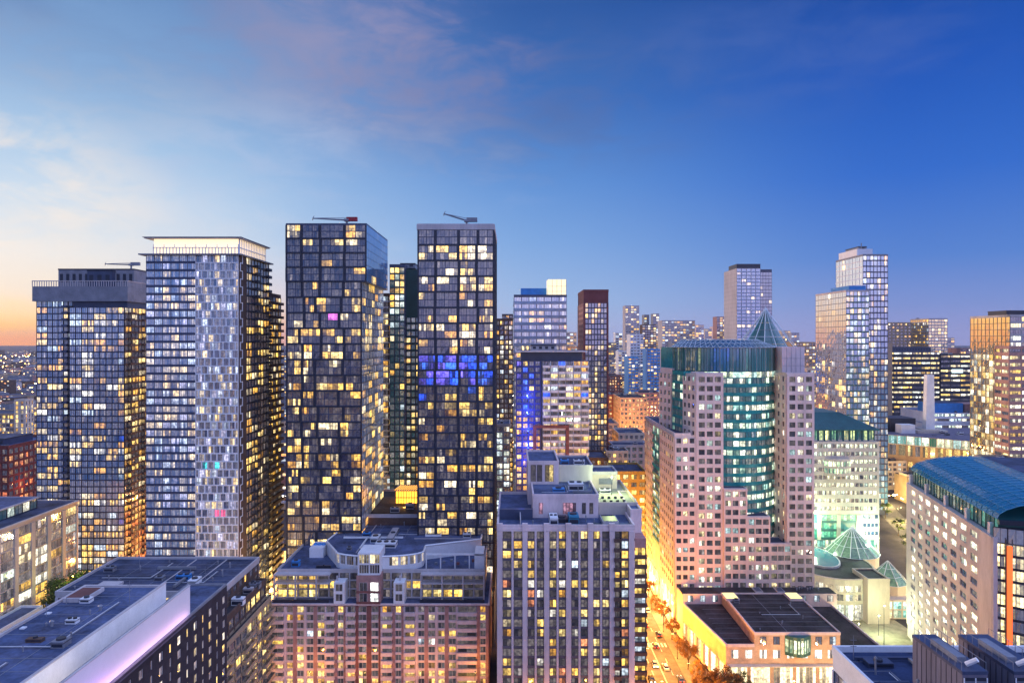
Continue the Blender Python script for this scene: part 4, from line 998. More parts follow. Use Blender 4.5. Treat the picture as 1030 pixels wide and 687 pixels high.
def podium():
    b = Bld('podium_building', 'low orange brick podium with dark flat roofs and bow window by the avenue', 'building', 96, 231)
    zt = 18.5
    # raised middle
    b.block(82, 231, 0, 111, 266.9, zt, ORANGE, ROOFK, .45, STONE, .35)
    # rear part meeting the tower
    b.wall.prism([(66.8, 267), (127, 267), (127, 274.2), (66.2, 274.2)], 0, zt, STONE)
    d = b.part('roof'); d.box(66.6, 267.2, zt - .2, 127, 274.1, zt + .01, ROOFK)
    for (xa, xb_) in ((67.2, 81.8), (111.2, 127)):
        n = 3
        cols = [((i + .3) * (xb_ - xa) / n, (i + .72) * (xb_ - xa) / n, 2) for i in range(n)]
        b.fac((xa, 267), (xb_, 267), 14.9, 1, 3.0, cols, [], sp=.6, spd=.02, sm=STONE, fm=DARK, g=G_BLUE, lit=.6, pal=COOL)
    # lower wings
    b.wall.prism([(72.4, 231), (81.99, 231), (81.99, 266.9), (67, 266.9)], 0, 14.5, ORANGE)
    d = b.part('roof'); d.face([(72.7, 231.3, 14.52), (81.99, 231.3, 14.52), (81.99, 266.9, 14.52), (67.4, 266.9, 14.52)], ROOFK)
    q = b.part('parapet'); q.prism([(72.2, 230.8), (72.8, 231), (67.4, 266.8), (66.8, 266.8)], 14, 15, STONE); q.box(72.8, 230.8, 14, 81.95, 231.2, 15, STONE)
    b.wall.box(111.01, 231.5, 0, 125, 266.9, 13.5, ORANGE); d = b.part('roof'); d.box(111.1, 231.9, 13.3, 124.6, 266.9, 13.52, ROOFK)
    q = b.part('parapet'); q.box(124.6, 231.4, 13, 125.1, 266.9, 14.2, STONE); q.box(111.2, 231.3, 13, 124.6, 231.8, 14.2, STONE)
    # front
    wx = lambda px: gx(px, 231)
    W = 29
    cw = [(wx(p) - 82 - 1.1, wx(p) - 82 + 1.1, 2) for p in (767.5, 781, 823.5, 837.5)]
    b.fac((82, 231), (111, 231), 14.2, 1, 3.3, cw, [], sp=.6, spd=.02, sm=ORANGE, fm=BROWN, g=G_BLUE, lit=.3, pal=COOL)
    x0 = 72.4; cw = [(wx(p) - x0 - 1.25, wx(p) - x0 + 1.25, 3) for p in (739, 753, 767.5, 781, 795, 809, 823, 836)]
    b.fac((x0, 230.98), (111, 230.98), 9.4, 1, 3.6, cw, [], sp=.8, spd=.02, sm=ORANGE, fm=PALE, g=G_GREY, lit=1, pal=[((1, .95, .78), 1.35)])
    cols, piers = ucols(38.6, 5, 1.0, 6)
    b.fac((x0, 230.98), (111, 230.98), .2, 1, 8.0, cols, piers, sp=.6, spd=.3, pd=.5, sm=ORANGE, pm=ORANGE, fm=CREAM, g=G_GREY, lit=1, pal=[((1, .82, .45), 1.5), ((1, .88, .6), 1.6)])
    q = b.part('shop_canopy'); q.box(x0, 228.6, 8.2, 111, 230.4, 8.5, CREAM)
    # bow window
    q = b.part('bow_window'); c = wx(802.5); pts = [(c - 4.4 + 8.8 * t / 8, 231 - 2.4 * math.sin(math.pi * t / 8)) for t in range(9)]
    q.prism(pts + [(c + 4.4, 231.2), (c - 4.4, 231.2)], 11.4, 18.0, TEAL, TEAL)
    for t in range(8): b.fac(pts[t], pts[t + 1], 12.4, 1, 4.6, [(.08, math.hypot(pts[t + 1][0] - pts[t][0], pts[t + 1][1] - pts[t][1]) - .08, 1)], [], sp=.1, spd=.06, sm=TEAL, fm=TEAL, g=G_GREEN, lit=1, pal=[((.9, 1, .6), 1.0), ((1, .95, .6), 1.1)])
    # west wall
    ax, ay, bx, by = 67, 266.9, 72.4, 231
    cols, piers = ucols(36.3, 6, 1.6, 4)
    b.fac((ax - .01, ay), (bx - .01, by), .2, 1, 7.4, cols, piers, sp=.6, spd=.3, pd=.45, sm=ORANGE, pm=STONE, fm=CREAM, g=G_GREY, lit=1, pal=[((1, .85, .55), 1.2), ((1, .8, .42), 1.1)])
    # lit roof lights, sky-lights
    for px in (735, 799):
        q = b.part('lit_roof_light'); a = gx(px, 262)
        q.box(a - 2.6, 259.5, zt, a + 2.6, 266, zt + .9, STONE); q.face([(a - 2.2, 259.9, zt + .93), (a + 2.2, 259.9, zt + .93), (a + 2.2, 265.6, zt + .93), (a - 2.2, 265.6, zt + .93)], emit('roof_light_glow', (1, .85, .25), .95))
    for px in (764, 786):
        q = b.part('skylight'); a = gx(px, 268); q.box(a - 1.5, 268, zt, a + 1.5, 272.6, zt + .5, PALE); q.box(a - 1.2, 268.3, zt + .5, a + 1.2, 272.3, zt + .56, NAVY)
    for i in range(7): b.vent(gx(801 + i * 3.6, 271), 270.5 + (i % 3) * 1.0, zt, .8, .22)
    b.seams(82.6, 232, 110.4, 266, zt + .01, 4); b.seams(73, 232, 81.5, 266, 14.53, 4); b.pipes(90, 246, 104, 256, zt)
    for k in range(6): b.vent(85 + (k * 9.3) % 23, 234 + k * 4.6, zt, .4 + (k % 3) * .3, .15)
    b.hvac(84, 258, 14.52 + 4, 2, 2, .9); b.vent(104, 255, zt); b.vent(95, 240, zt, .5)


podium()


def rotunda():
    b = Bld('rotunda', 'dark-roofed rotunda with blue oval skylight and glass tent cones in the plaza', 'building', 145, 310)
    pts = []
    for t in range(15):
        an = math.pi * (1.08 + .88 * t / 14); pts.append((142 + 19 * math.cos(an), 311 + 25 * math.sin(an)))
    poly = pts + [(161, 318), (158, 338), (140, 345), (123, 345)]
    z = 17
    b.wall.prism(poly, 0, z, CREAM); q = b.part('roof'); q.face([(p[0], p[1], z + .01) for p in poly], ROOFK)
    q = b.part('parapet')
    for a, c in zip(poly, poly[1:] + poly[:1]): q.tube((a[0], a[1], z + .2), (c[0], c[1], z + .2), .4, .4, CREAM, 4)
    for i in range(14):
        p, c = pts[i], pts[i + 1]; L = math.hypot(c[0] - p[0], c[1] - p[1])
        b.fac(p, c, 7.5, 2, 3.6, [(.35, L - .35, 2)], [], sp=.9, spd=.2, sm=CREAM, fm=CREAM, g=G_GREY, lit=.8, pal=GREENL + OFFICE)
        b.fac(p, c, .1, 1, 6.6, [(.2, L - .2, 3)], [], sp=.3, spd=.2, sm=CREAM, fm=GREYM, g=G_GREY, lit=1, pal=[((.9, 1, .75), 1.4), ((1, .95, .7), 1.4)])
    q = b.part('oval_skylight'); n = 24; ox, oy = 140, 317
    e0 = [(ox + 9.5 * math.cos(6.2832 * i / n), oy + 17 * math.sin(6.2832 * i / n)) for i in range(n)]
    q.prism(e0, z, z + .9, PALE, PALE)
    tp = [(ox + 8.9 * math.cos(6.2832 * i / n), oy + 16.2 * math.sin(6.2832 * i / n), z + .92) for i in range(n)]
    ap = [(ox + 4 * math.cos(6.2832 * i / n), oy + 8 * math.sin(6.2832 * i / n), z + 2.1) for i in range(n)]
    BL = mat('milky_blue_glazing', (.07, .19, .25), .2, .06, spec=.6)
    for i in range(n): q.face([tp[i], tp[(i + 1) % n], ap[(i + 1) % n], ap[i]], BL)
    q.face(ap, BL)
    for (cx, cy, r_, z0, z1, nm) in ((gx(857, 324), 324, 11.5, 17.2, gz(530, 324), 'glass_cone'), (gx(893, 300), 300, 8, 12, gz(564, 300), 'glass_pyramid')):
        b.wall.prism([(cx + r_ * .98 * math.cos(6.2832 * i / 12), cy + r_ * .98 * math.sin(6.2832 * i / 12)) for i in range(12)], 0, z0, CREAM)
        q = b.part(nm); qr = b.part('cone_frame'); n = 18 if nm == 'glass_cone' else 8
        for i in range(n):
            an, a2 = 6.2832 * i / n, 6.2832 * (i + 1) / n
            for t in range(3):
                ra, rb_, za, zb = r_ * (1 - t / 3) + .2, r_ * (1 - (t + 1) / 3) + .2, z0 + (z1 - z0) * t / 3, z0 + (z1 - z0) * (t + 1) / 3
                gl = b.r.uniform(.5, 1.1)
                PG = glass('pale_green_glass', (.06, .11, .085), 1.7, .12)
                q.face([(cx + ra * math.cos(an), cy + ra * math.sin(an), za), (cx + ra * math.cos(a2), cy + ra * math.sin(a2), za), (cx + rb_ * math.cos(a2), cy + rb_ * math.sin(a2), zb), (cx + rb_ * math.cos(an), cy + rb_ * math.sin(an), zb)], PG, (.07 * gl, .12 * gl, .07 * gl))
            qr.tube((cx + r_ * 1.03 * math.cos(an), cy + r_ * 1.03 * math.sin(an), z0), (cx + .2 * math.cos(an), cy + .2 * math.sin(an), z1 + .1), .17, .12, WHITE, 4, False)
        for t in (0, 1, 2):
            ra, za = r_ * (1 - t / 3) * 1.03, z0 + (z1 - z0) * t / 3
            for i in range(n): qr.tube((cx + ra * math.cos(6.2832 * i / n), cy + ra * math.sin(6.2832 * i / n), za + .05), (cx + ra * math.cos(6.2832 * (i + 1) / n), cy + ra * math.sin(6.2832 * (i + 1) / n), za + .05), .1, .1, LATT, 4, False)
    q = b.part('entrance_box'); xa, xb_ = gx(873, 283), gx(895, 283); q.box(xa, 283, 0, xb_, 296, gz(583, 283), CREAM); b.roof(xa, 283, xb_, 296, gz(583, 283), ROOFK, .5, CREAM)
    q = b.part('link_canopy'); q.box(xb_, 288, 0.01, xb_ + 12, 298, 8, CREAM); b.fac((xb_, 288), (xb_ + 12, 288), .2, 2, 3.6, [(.3, 3.8, 2), (4.2, 7.8, 2), (8.2, 11.7, 2)], [], sp=.5, spd=.2, sm=CREAM, fm=CREAM, g=G_GREEN, lit=1, pal=GREENL + OFFICE)
    for k in range(4): q = b.part('roof_walkway'); q.box(130 + k * 7, 335 - k * 3, z, 136 + k * 7, 336 - k * 3, z + .9, GREYM)


rotunda()


def teal_roof_office():
    Y = 330; x0, x1 = 138, gx(884, Y); ze = gz(444, Y); fh = 3.75
    b = Bld('office_building', 'cream office block with dark teal hipped roof and bright greenish windows', 'building', (x0 + x1) / 2, Y)
    b.wall.box(x0, Y, 0, x1, Y + 44, ze, CREAM)
    W = x1 - x0
    nf = 9; zb = ze - 1.2 - nf * fh
    punched(b, (x0, Y), (x1, Y), zb, nf, fh, 17, 1.75, 1.9, CREAM, m=.8, g=G_GREY, panes=2, litf=lambda i, j: .86, pal=[((.92, 1, .62), 1.15), ((1, .97, .62), 1.2), ((.8, 1, .75), 1.0)], dim=.05)
    b.wall.obox((x0, Y), (1, 0), (0, -1), .002, W - .002, ze - 1.2, ze - .003, 0, .4, CREAM)
    # big green glazed openings below
    cols = [(W * t + 1, W * t + W / 4 - 1.2, 5) for t in (0.02, .26, .5)]; piers = [(0, W * .02 + 1, .5), (W * .02 + W / 4 - 1.2, W * .26 + 1, .5), (W * .26 + W / 4 - 1.2, W * .5 + 1, .5), (W * .5 + W / 4 - 1.2, W * .79, .5)]
    b.fac((x0, Y), (x1, Y), zb - 12.3, 3, 4.0, cols, piers, sp=1.1, spd=.3, pm=CREAM, sm=mat('green_spandrel', ()), fm=TEAL, g=G_GREEN, lit=.8, pal=[((.25, .8, .35), .6), ((.5, .9, .5), .7)])
    punched(b, (x0 + W * .79, Y), (x1, Y), zb - 12.3, 3, 4.0, 4, 1.6, 1.9, CREAM, m=.3, g=G_BLUE, lit=.3, pal=GREENL)
    punched(b, (x0, Y), (x1, Y), 1, 4, 5.0, 9, 4, 3.6, CREAM, m=1, g=G_GREEN, panes=3, lit=1, pal=GREENL)
    # bow balcony window
    c = gx(842, Y); q = b.part('bow_window'); pts = [(c - 6.5 + 13 * t / 8, Y - .3 - 2.6 * math.sin(math.pi * t / 8)) for t in range(9)]
    q.prism(pts + [(c + 6.5, Y), (c - 6.5, Y)], gz(478, Y), gz(461, Y), CREAM)
    for t in range(8):
        L = math.hypot(pts[t + 1][0] - pts[t][0], pts[t + 1][1] - pts[t][1])
        b.fac(pts[t], pts[t + 1], gz(477, Y), 2, 3.3, [(.1, L - .1, 2)], [], sp=.9, spd=.1, sm=CREAM, fm=CREAM, g=G_GREEN, lit=1, pal=[((.7, 1, .5), .9), ((1, 1, .6), 1.1)])
    # clerestory and hipped roof
    zc = gz(433, Y); ins = 1.4
    q = b.part('clerestory'); q.box(x0 + ins, Y + ins, ze, x1 - ins, Y + 42, zc, TEAL)
    cols, piers = ucols(W - 2 * ins, 12, .9, 3)
    b.fac((x0 + ins, Y + ins), (x1 - ins, Y + ins), ze + .1, 1, zc - ze - .2, cols, piers, sp=.5, spd=.2, sm=CREAM, pm=TEAL, fm=TEAL, g=G_GREEN, lit=.8, pal=[((.9, 1, .4), .8), ((1, .9, .35), .9), ((.4, .8, .4), .5)])
    q = b.part('hipped_roof'); zr = zc + 7.5
    e = [(x0 - .6, Y - .4), (x1 + .2, Y - .4), (x1 + .2, Y + 44), (x0 - .6, Y + 44)]; t_ = [(x0 + 8, Y + 13), (x1 - 13, Y + 13), (x1 - 13, Y + 34), (x0 + 8, Y + 34)]
    q.prism(e, zc, zc + .6, TEAL)
    for i in range(4):
        j = (i + 1) % 4; q.face([(*e[i], zc + .61), (*e[j], zc + .61), (*t_[j], zr), (*t_[i], zr)], TEAL)
    q.face([(*p, zr) for p in t_], TEAL)
    q = b.part('roof_seam')
    for i in range(1, 26):
        f = i / 26; a = (e[0][0] * (1 - f) + e[1][0] * f, e[0][1], zc + .66); c2 = (t_[0][0] * (1 - f) + t_[1][0] * f, t_[0][1], zr + .04)
        q.tube(a, c2, .07, .07, TEAL, 4, False)


teal_roof_office()


def vault_office():
    A = Vector((157.5, 272.0)); B = Vector((138.7, 197.0)); u = (B - A).normalized(); n = Vector((u.y, -u.x)); L = (B - A).length
    zt = 61.0; fh = 3.62; PINK = mat('pale_blush_stone', (.66, .59, .57), .85, .14, .15, streak=.3)
    b = Bld('office_building', 'pale stone office block with blue vaulted lattice glass roof and rows of lit windows', 'building', 150, 230)
    I = -n
    D = 46
    P = lambda s, d: (A.x + u.x * s + I.x * d, A.y + u.y * s + I.y * d)
    b.wall.prism([P(0, 0), P(L, 0), P(L, D), P(0, D)], 0, zt, PINK)
    cols = []; nb = 8
    bw = 65 / nb
    for i in range(nb): c = 4 + (i + .5) * bw; cols.append((c - 2.5, c + 2.5, 2))
    ed = [0] + [t for c in cols for t in (c[0], c[1])] + [L]
    piers = [(ed[i], ed[i + 1], .4) for i in range(0, len(ed), 2)]
    nf = 15; zb = zt - 1.6 - nf * fh
    def lf(i, j):
        k = nf - 1 - i
        if k in (3, 4, 5, 6) and not (k == 3 and j > 5): return .08
        return .95
    b.fac((A.x, A.y), (B.x, B.y), zb, nf, fh, cols, piers, sp=1.7, spd=.395, sm=PINK, pm=PINK, g=G_BLUE, litf=lf, gain=1.5, pal=[((1, .88, .5), 1.15), ((1, .92, .62), 1.25), ((.95, .97, .68), 1.1)], dim=.04)
    b.wall.obox((A.x, A.y), u, n, .002, L - .002, zt - 1.6, zt - .004, 0, .45, PINK)
    b.wall.obox((B.x, B.y), (1, 0), (0, -1), -.4, .8, 0, zt, 0, .8, PINK)
    # curved glass end facing the camera side
    C = P(L, 0); pts = [C]
    for t in range(1, 13):
        an = R(200 + t * 12); pts.append((B.x + 24 + 24.4 * math.cos(an) - .4, B.y + 5 + 13 * math.sin(an)))
    b.wall.prism(pts + [P(L, D)], 0, zt + 3, DARK)
    OR = emit('red_orange_panel', (1, .16, .03), .75)
    for i in range(12):
        p, c = pts[i], pts[i + 1]; l = math.hypot(c[0] - p[0], c[1] - p[1])
        b.fac(p, c, zb, nf, fh, [(.02, l / 2, 2), (l / 2, l - .02, 2)], [], sp=.7, spd=.06, sm=DARK, fm=GREYM, g=G_GREY, gain=.95, litf=lambda k, j: .12 if 8 <= k <= 9 else .95, pal=[((1, .76, .30), 1.1), ((1, .82, .40), 1.2)], dim=.03)
        b.fac(p, c, zt - 1.5, 1, 4.4, [(.02, l - .02, 2)], [], sp=.2, spd=.1, sm=DARK, fm=DARK, g=G_BLUE, lit=.3, pal=[((1, .2, .05), .2)])
    q = b.part('glowing_fin'); p = pts[1]
    q.box(p[0] - .75, p[1] - .9, 22, p[0] + .75, p[1] - .3, zt - 2, OR); q.box(p[0] - .95, p[1] - .7, 20, p[0] - .76, p[1] - .25, zt, DARK); q.box(p[0] + .76, p[1] - .7, 20, p[0] + .95, p[1] - .25, zt, DARK)
    # set-back glass gallery and pale pillars
    q = b.part('gallery'); q.prism([P(1.5, 1.6), P(L, 1.6), P(L, D - 2), P(1.5, D - 2)], zt, zt + 5.2, TEAL)
    cg, pg = ucols(L - 1.5, 26, .2, 1)
    a, c = P(1.5, 1.6), P(L, 1.6)
    b.fac(a, c, zt + .1, 1, 5.0, cg, pg, sp=.3, spd=.1, sm=TEAL, pm=TEAL, fm=TEAL, g=G_GREEN, lit=.25, pal=[((.3, .8, .6), .25), ((1, .8, .4), .5)], dim=.03)
    for s_ in (2, 20, 39, 57, 74):
        q = b.part('pillar'); x, y = P(s_, .7); q.box(x - .55, y - .55, zt, x + .55, y + .55, zt + 3.4, WHITE)
    # vault
    VG = glass('vault_glass', (.005, .09, .20), 2.1, .09)
    q = b.part('vaulted_roof'); ql = b.part('vault_lattice'); K = 7; S = 20; HV = 6.2; WD = 24
    def V(s, t):
        an = t * math.pi / 2; d = 1.0 + WD * (1 - math.cos(an)); z = zt + 5.2 + HV * math.sin(an)
        x, y = P(s + .8, d); return (x, y, z)
    L2 = L - .5
    for i in range(S):
        for t in range(K):
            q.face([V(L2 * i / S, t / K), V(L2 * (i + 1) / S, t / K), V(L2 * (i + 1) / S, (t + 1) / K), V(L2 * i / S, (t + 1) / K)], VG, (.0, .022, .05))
    up = lambda p: (p[0], p[1], p[2] + .2)
    BLL = mat('pale_blue_lattice', (.12, .33, .45), .4, .1)
    for i in range(S + 1):
        for t in range(K): ql.tube(up(V(L2 * i / S, t / K)), up(V(L2 * i / S, (t + 1) / K)), .09, .09, BLL, 4, False)
    for t in range(K + 1):
        for i in range(S): ql.tube(up(V(L2 * i / S, t / K)), up(V(L2 * (i + 1) / S, t / K)), .09, .09, BLL, 4, False)
    for i in range(S):
        for t in range(K): ql.tube(up(V(L2 * i / S, t / K)), up(V(L2 * (i + 1) / S, (t + 1) / K)), .05, .05, BLL, 4, False)
    # end wall of the vault and the flat roof behind it
    q = b.part('vault_end'); q.face([V(0, t / K) for t in range(K + 1)] + [(*P(.8, 1 + WD), zt + 5.2)], VG)
    q = b.part('roof'); q.prism([P(.5, 1 + WD), P(L, 1 + WD), P(L, D), P(.5, D)], zt + 5.1, zt + 5.2 + HV, NAVY, ROOF)
    q = b.part('roof_edge'); q.prism([V(L2, 0)[:2], V(L2, 1)[:2], P(L + 1.6, 1 + WD), P(L + 1.6, 1)], zt + 4, zt + 5.2, DARK)


vault_office()


def near_roof():
    xa = 54.5; Y0, Y1 = 76, 116; z = 65
    b = Bld('office_building', 'white building whose flat roof carries two big louvred plant boxes, nearest on the right', 'building', 68, 96)
    b.wall.box(xa, Y0, 0, 92, Y1, z, WHITE)
    b.roof(xa, Y0, 92, Y1, z, mat('deep_blue_roof', (.03, .05, .12), .9, .3, .2), 1.0, WHITE, .35)
    LV = mat('plant_cladding', (.16, .15, .20), .5, .15, .4, streak=.2)
    for (x0, x1) in ((61, 64.4), (68, 72.4)):
        q = b.part('plant_box'); q.box(x0, 92.5, z, x1, 104, 73, LV)
        q.box(x0 - .06, 92.44, 72.6, x1 + .06, 104.06, 73.06, NAVY)
        for i in range(1, 10): yy = 92.5 + i * 1.15; q.box(x0 - .05, yy - .04, z, x0, yy + .04, 72.5, DARK)
        q = b.part('louvre_panel')
        q.box(x0 + .15, 92.38, 66, x1 - .15, 92.46, 72.2, DARK)
        for i in range(3): a = x0 + .15 + (x1 - x0 - .3) * i / 2; q.box(a - .07, 92.3, 66, a + .07, 92.375, 72.2, WHITE)
        for i in range(10): q.box(x0 + .2, 92.32, 66.2 + i * .6, x1 - .2, 92.37, 66.35 + i * .6, GREYM)
        q = b.part('plant_rail')
        for i in range(9): yy = 92.7 + i * 1.37; q.box(x0 + .02, yy, 73.06, x0 + .08, yy + .06, 74.1, GREYM); q.box(x1 - .08, yy, 73.06, x1 - .02, yy + .06, 74.1, GREYM)
        q.box(x0 + .02, 92.7, 74.1, x0 + .08, 103.7, 74.16, GREYM); q.box(x1 - .08, 92.7, 74.1, x1 - .02, 103.7, 74.16, GREYM)
        q = b.part('fan_duct'); q.box(x0 + .9, 95, 73.06, x0 + 2.2, 101, 73.8, GREYM); q.tube((x0 + 1.5, 94, 73.3), (x0 + 2.5, 93.2, 74.3), .35, .35, WHITE, 8)
    b.seams(55, 77, 60.5, 115.5, z + .01, 3); b.pipes(56, 98, 60, 108, z); b.mast(56.5, 113, z, 4)
    b.vent(57.5, 108, z, 2.6, .15); b.vent(59.4, 100, z, 3, .18); b.vent(60.0, 96, z, 2.2, .15); b.hvac(57.5, 110, z, 4, 2, .8, NAVY); b.duct(56, 104, 60.5, 104, z, .6, NAVY)
    b.hvac(65.6, 98, z, 1.6, 3, 1.4, NAVY); b.duct(65.2, 92, 65.2, 112, z, .5, GREYM); b.duct(56.5, 112.5, 90, 112.5, z, .4, NAVY)
    c, p = ucols(40, 9, 1.2, 2)
    b.fac((xa, Y1), (xa, Y0), z - 3 - 4 * 3.6, 4, 3.6, c, p, sp=1.6, spd=.2, sm=WHITE, pm=WHITE, g=G_BLUE, lit=.3, pal=OFFICE)


near_roof()

# ================================================================== RIGHT MIDDLE DISTANCE
def mirror_pair():
    Y = 450; x0 = gx(851, Y); x1 = gx(874, Y); z = gz(293, Y)
    b = Bld('office_tower', 'lower mirror-glass tower with sunset colours on its left face', 'tower', (x0 + x1) / 2, Y)
    b.wall.box(x0, Y, 0, x1, Y + 45, z, NAVY)
    nf = 37; fh = 3.9; zb = z - nf * fh
    c, p = ucols(45, 9, .12, 2); b.fac((x0, Y + 45), (x0, Y), zb, nf, fh, c, p, sp=.35, spd=.06, pd=.08, sm=GREYM, pm=GREYM, fm=GREYM, g=G_MIRROR, litf=lambda i, j: .25 if i < 22 else .03, pal=MIX, dim=.01)
    c, p = ucols(x1 - x0, 6, .25, 2); b.fac((x0, Y), (x1, Y), zb, nf, fh, c, p, sp=1.0, spd=.15, pd=.3, sm=mat('green_spandrel', ()), pm=GREYM, g=G_SKY, lit=.5, gain=.7, pal=COOL + YELL, dim=.06, mull=False)
    q = b.part('roof_screen'); q.box(x0 + 4, Y + 4, z, x1, Y + 30, z + 4, BLUEMEM)
    b.roof(x0, Y, x1, Y + 45, z, ROOF, .8, PALE)
    Y = 459; x0 = gx(868, Y); x1 = gx(893, Y); z = gz(257, Y)
    b = Bld('office_tower', 'taller mirror-glass tower with white stepped left face and dark blue front', 'tower', (x0 + x1) / 2, Y)
    b.wall.box(x0, Y, 0, x1, Y + 38, z, NAVY); b.wall.box(x0, Y + 8, z, x1 - 6, Y + 34, z + 5.4, WHITE)
    nf = 44; zb = z - nf * fh
    c, p = ucols(38, 8, .15, 2); b.fac((x0, Y + 38), (x0, Y), zb, nf, fh, c, p, sp=.5, spd=.1, sm=WHITE, pm=WHITE, fm=WHITE, g=G_MIRROR, lit=.06, pal=MIX, dim=.02)
    c, p = ucols(x1 - x0, 7, .3, 2); b.fac((x0, Y), (x1, Y), zb, nf, fh, c, p, sp=.9, spd=.15, sm=NAVY, pm=NAVY, g=G_SKY, lit=.34, gain=.75, pal=MIX, dim=.05, mull=False)
    b.roof(x0, Y, x1, Y + 38, z, ROOF, .8, GREYM); b.plant(x0 + 3, Y + 12, x1 - 8, Y + 30, z + 5.4, 2, GREYM); b.vent(x0 + 4, Y + 10, z + 5.4, 4, .3)


mirror_pair()


def pale_slab():
    Y = 800; x0, x1, xm = gx(741, Y), gx(777, Y), gx(765, Y); z = gz(270, Y)
    b = Bld('office_tower', 'tall pale tower with blank concrete flank and blue glass, alone on the skyline', 'tower', (x0 + x1) / 2, Y)
    b.wall.box(x0, Y, 0, xm, Y + 48, z, PALE); b.wall.box(xm + .01, Y + 2, 0, x1, Y + 46, z - 1, NAVY)
    nf = 50; fh = 4.1; zb = z - nf * fh - .5
    c, p = ucols(xm - x0, 5, .6, 3); b.fac((x0, Y), (xm, Y), zb, nf, fh, c, p, sp=1.2, spd=.3, sm=mat('pale_blue_spandrel', ()), pm=GREYM, g=G_SKY, litf=lambda i, j: .8 if i in (nf - 17, nf - 21) else .07, pal=[((1, .68, .3), 1.0)], dim=.03)
    c, p = ucols(x1 - xm, 4, .2, 2); b.fac((xm + .01, Y + 2), (x1, Y + 2), zb, nf - 1, fh, c, p, sp=.6, spd=.1, sm=NAVY, pm=NAVY, g=G_BLUE, litf=lambda i, j: .7 if i in (nf - 17, nf - 16) else .03, pal=[((1, .75, .4), .9)], dim=.02, mull=False)
    q = b.part('roof_parapet'); q.box(x0 + 2, Y + 6, z, xm + 2, Y + 36, gz(265, Y), DARK)
    q = b.part('concrete_joint')
    for i in range(1, 40): q.box(x0 - .1, Y + .3, i * 5.0, x0, Y + 47.7, i * 5.0 + .2, GREYM)


pale_slab()
SK = dict(g=G_GREY, clutter=3)
simple('office_tower', 'tan concrete tower with narrow windows beside the mirror-glass pair', 'tower', gx(893, 900), gx(917, 900), 900, 945, gz(325, 900), TAN, fh=4, cw=5, pw=2.2, sm=TAN, sp=1.8, lit=.3, pal=WARM, left=False, **SK)
simple('office_tower', 'gold mirror-glass block with white banded front on the right skyline', 'tower', gx(934, 880), gx(953, 880), 880, 920, gz(321, 880), PALE, fh=4, cw=4, pw=.6, sm=PALE, sp=1.3, lit=.35, pal=MIX, g=G_SUNSET, clutter=3)  # its gold is the sunset reflection, tinted into the glass
b = simple('office_building', 'wide dark office block banded with yellow-lit floors', 'office block', gx(899, 760), gx(945, 760), 760, 800, gz(354, 760), DARK, fh=5.4, cw=11, pw=.5, panes=5, sm=DARK, sp=3.3, litf=lambda i, j: .85, pal=YELL + OFFICE, g=G_GREY, left=True, clutter=0, par=0)
b.plant(gx(903, 760), 770, gx(942, 760), 795, gz(354, 760), 5, NAVY)
q = b.part('wall_fin'); q.box(gx(893.5, 755), 757, 0, gx(898.5, 755), 761, gz(345, 755), TAN)
b = simple('office_building', 'dark lit-banded office block with small white sign, right of the wide one', 'office block', gx(946, 770), gx(976, 770), 770, 805, gz(357, 770), DARK, fh=5.4, cw=10, pw=.6, panes=4, sm=DARK, sp=3.2, lit=.8, pal=YELL + OFFICE, g=G_GREY, left=False, clutter=2)
q = b.part('lit_sign'); q.box(gx(957, 770), 769.0, gz(375, 770), gx(968, 770), 769.4, gz(371.5, 770), emit('sign_white', (.75, 1, .9), .8))
b = simple('office_tower', 'gold mirror-faced office tower with black plant box on top', 'tower', gx(1016, 450), gx(1050, 450), 450, 489, gz(318, 450), PALE, fh=4.2, cw=8, pw=.5, panes=4, front=True, left=False, sm=PALE, sp=1.5, lit=.7, pal=YELL + OFFICE, g=G_GREY, clutter=0)  # the gold side is sunset reflection tinted into its glass
zt = gz(318, 450); c, p = ucols(39, 10, .25, 2)
b.fac((gx(1016, 450), 489), (gx(1016, 450), 450), zt - .6 - 30 * 4.2, 30, 4.2, c, p, sp=.4, spd=.05, sm=TAN, pm=TAN, fm=TAN, mull=False, g=G_SUNSET, gain=.7, litf=lambda i, j: .02 if i > 23 else .62, pal=YELL + OFFICE, dim=.02)
b.plant(gx(1020, 455), 462, gx(1046, 455), 480, zt, 4, DARK)
b = simple('office_building', 'brick-pier office slab with bright lit floors at the right edge', 'office block', gx(1015, 400), gx(1052, 400), 400, 412, gz(350, 400), BRICKP, fh=4.1, cw=7, pw=.6, panes=4, sm=BRICKP, sp=2.2, lit=.85, pal=YELL + OFFICE, g=G_GREY, left=True, clutter=2)


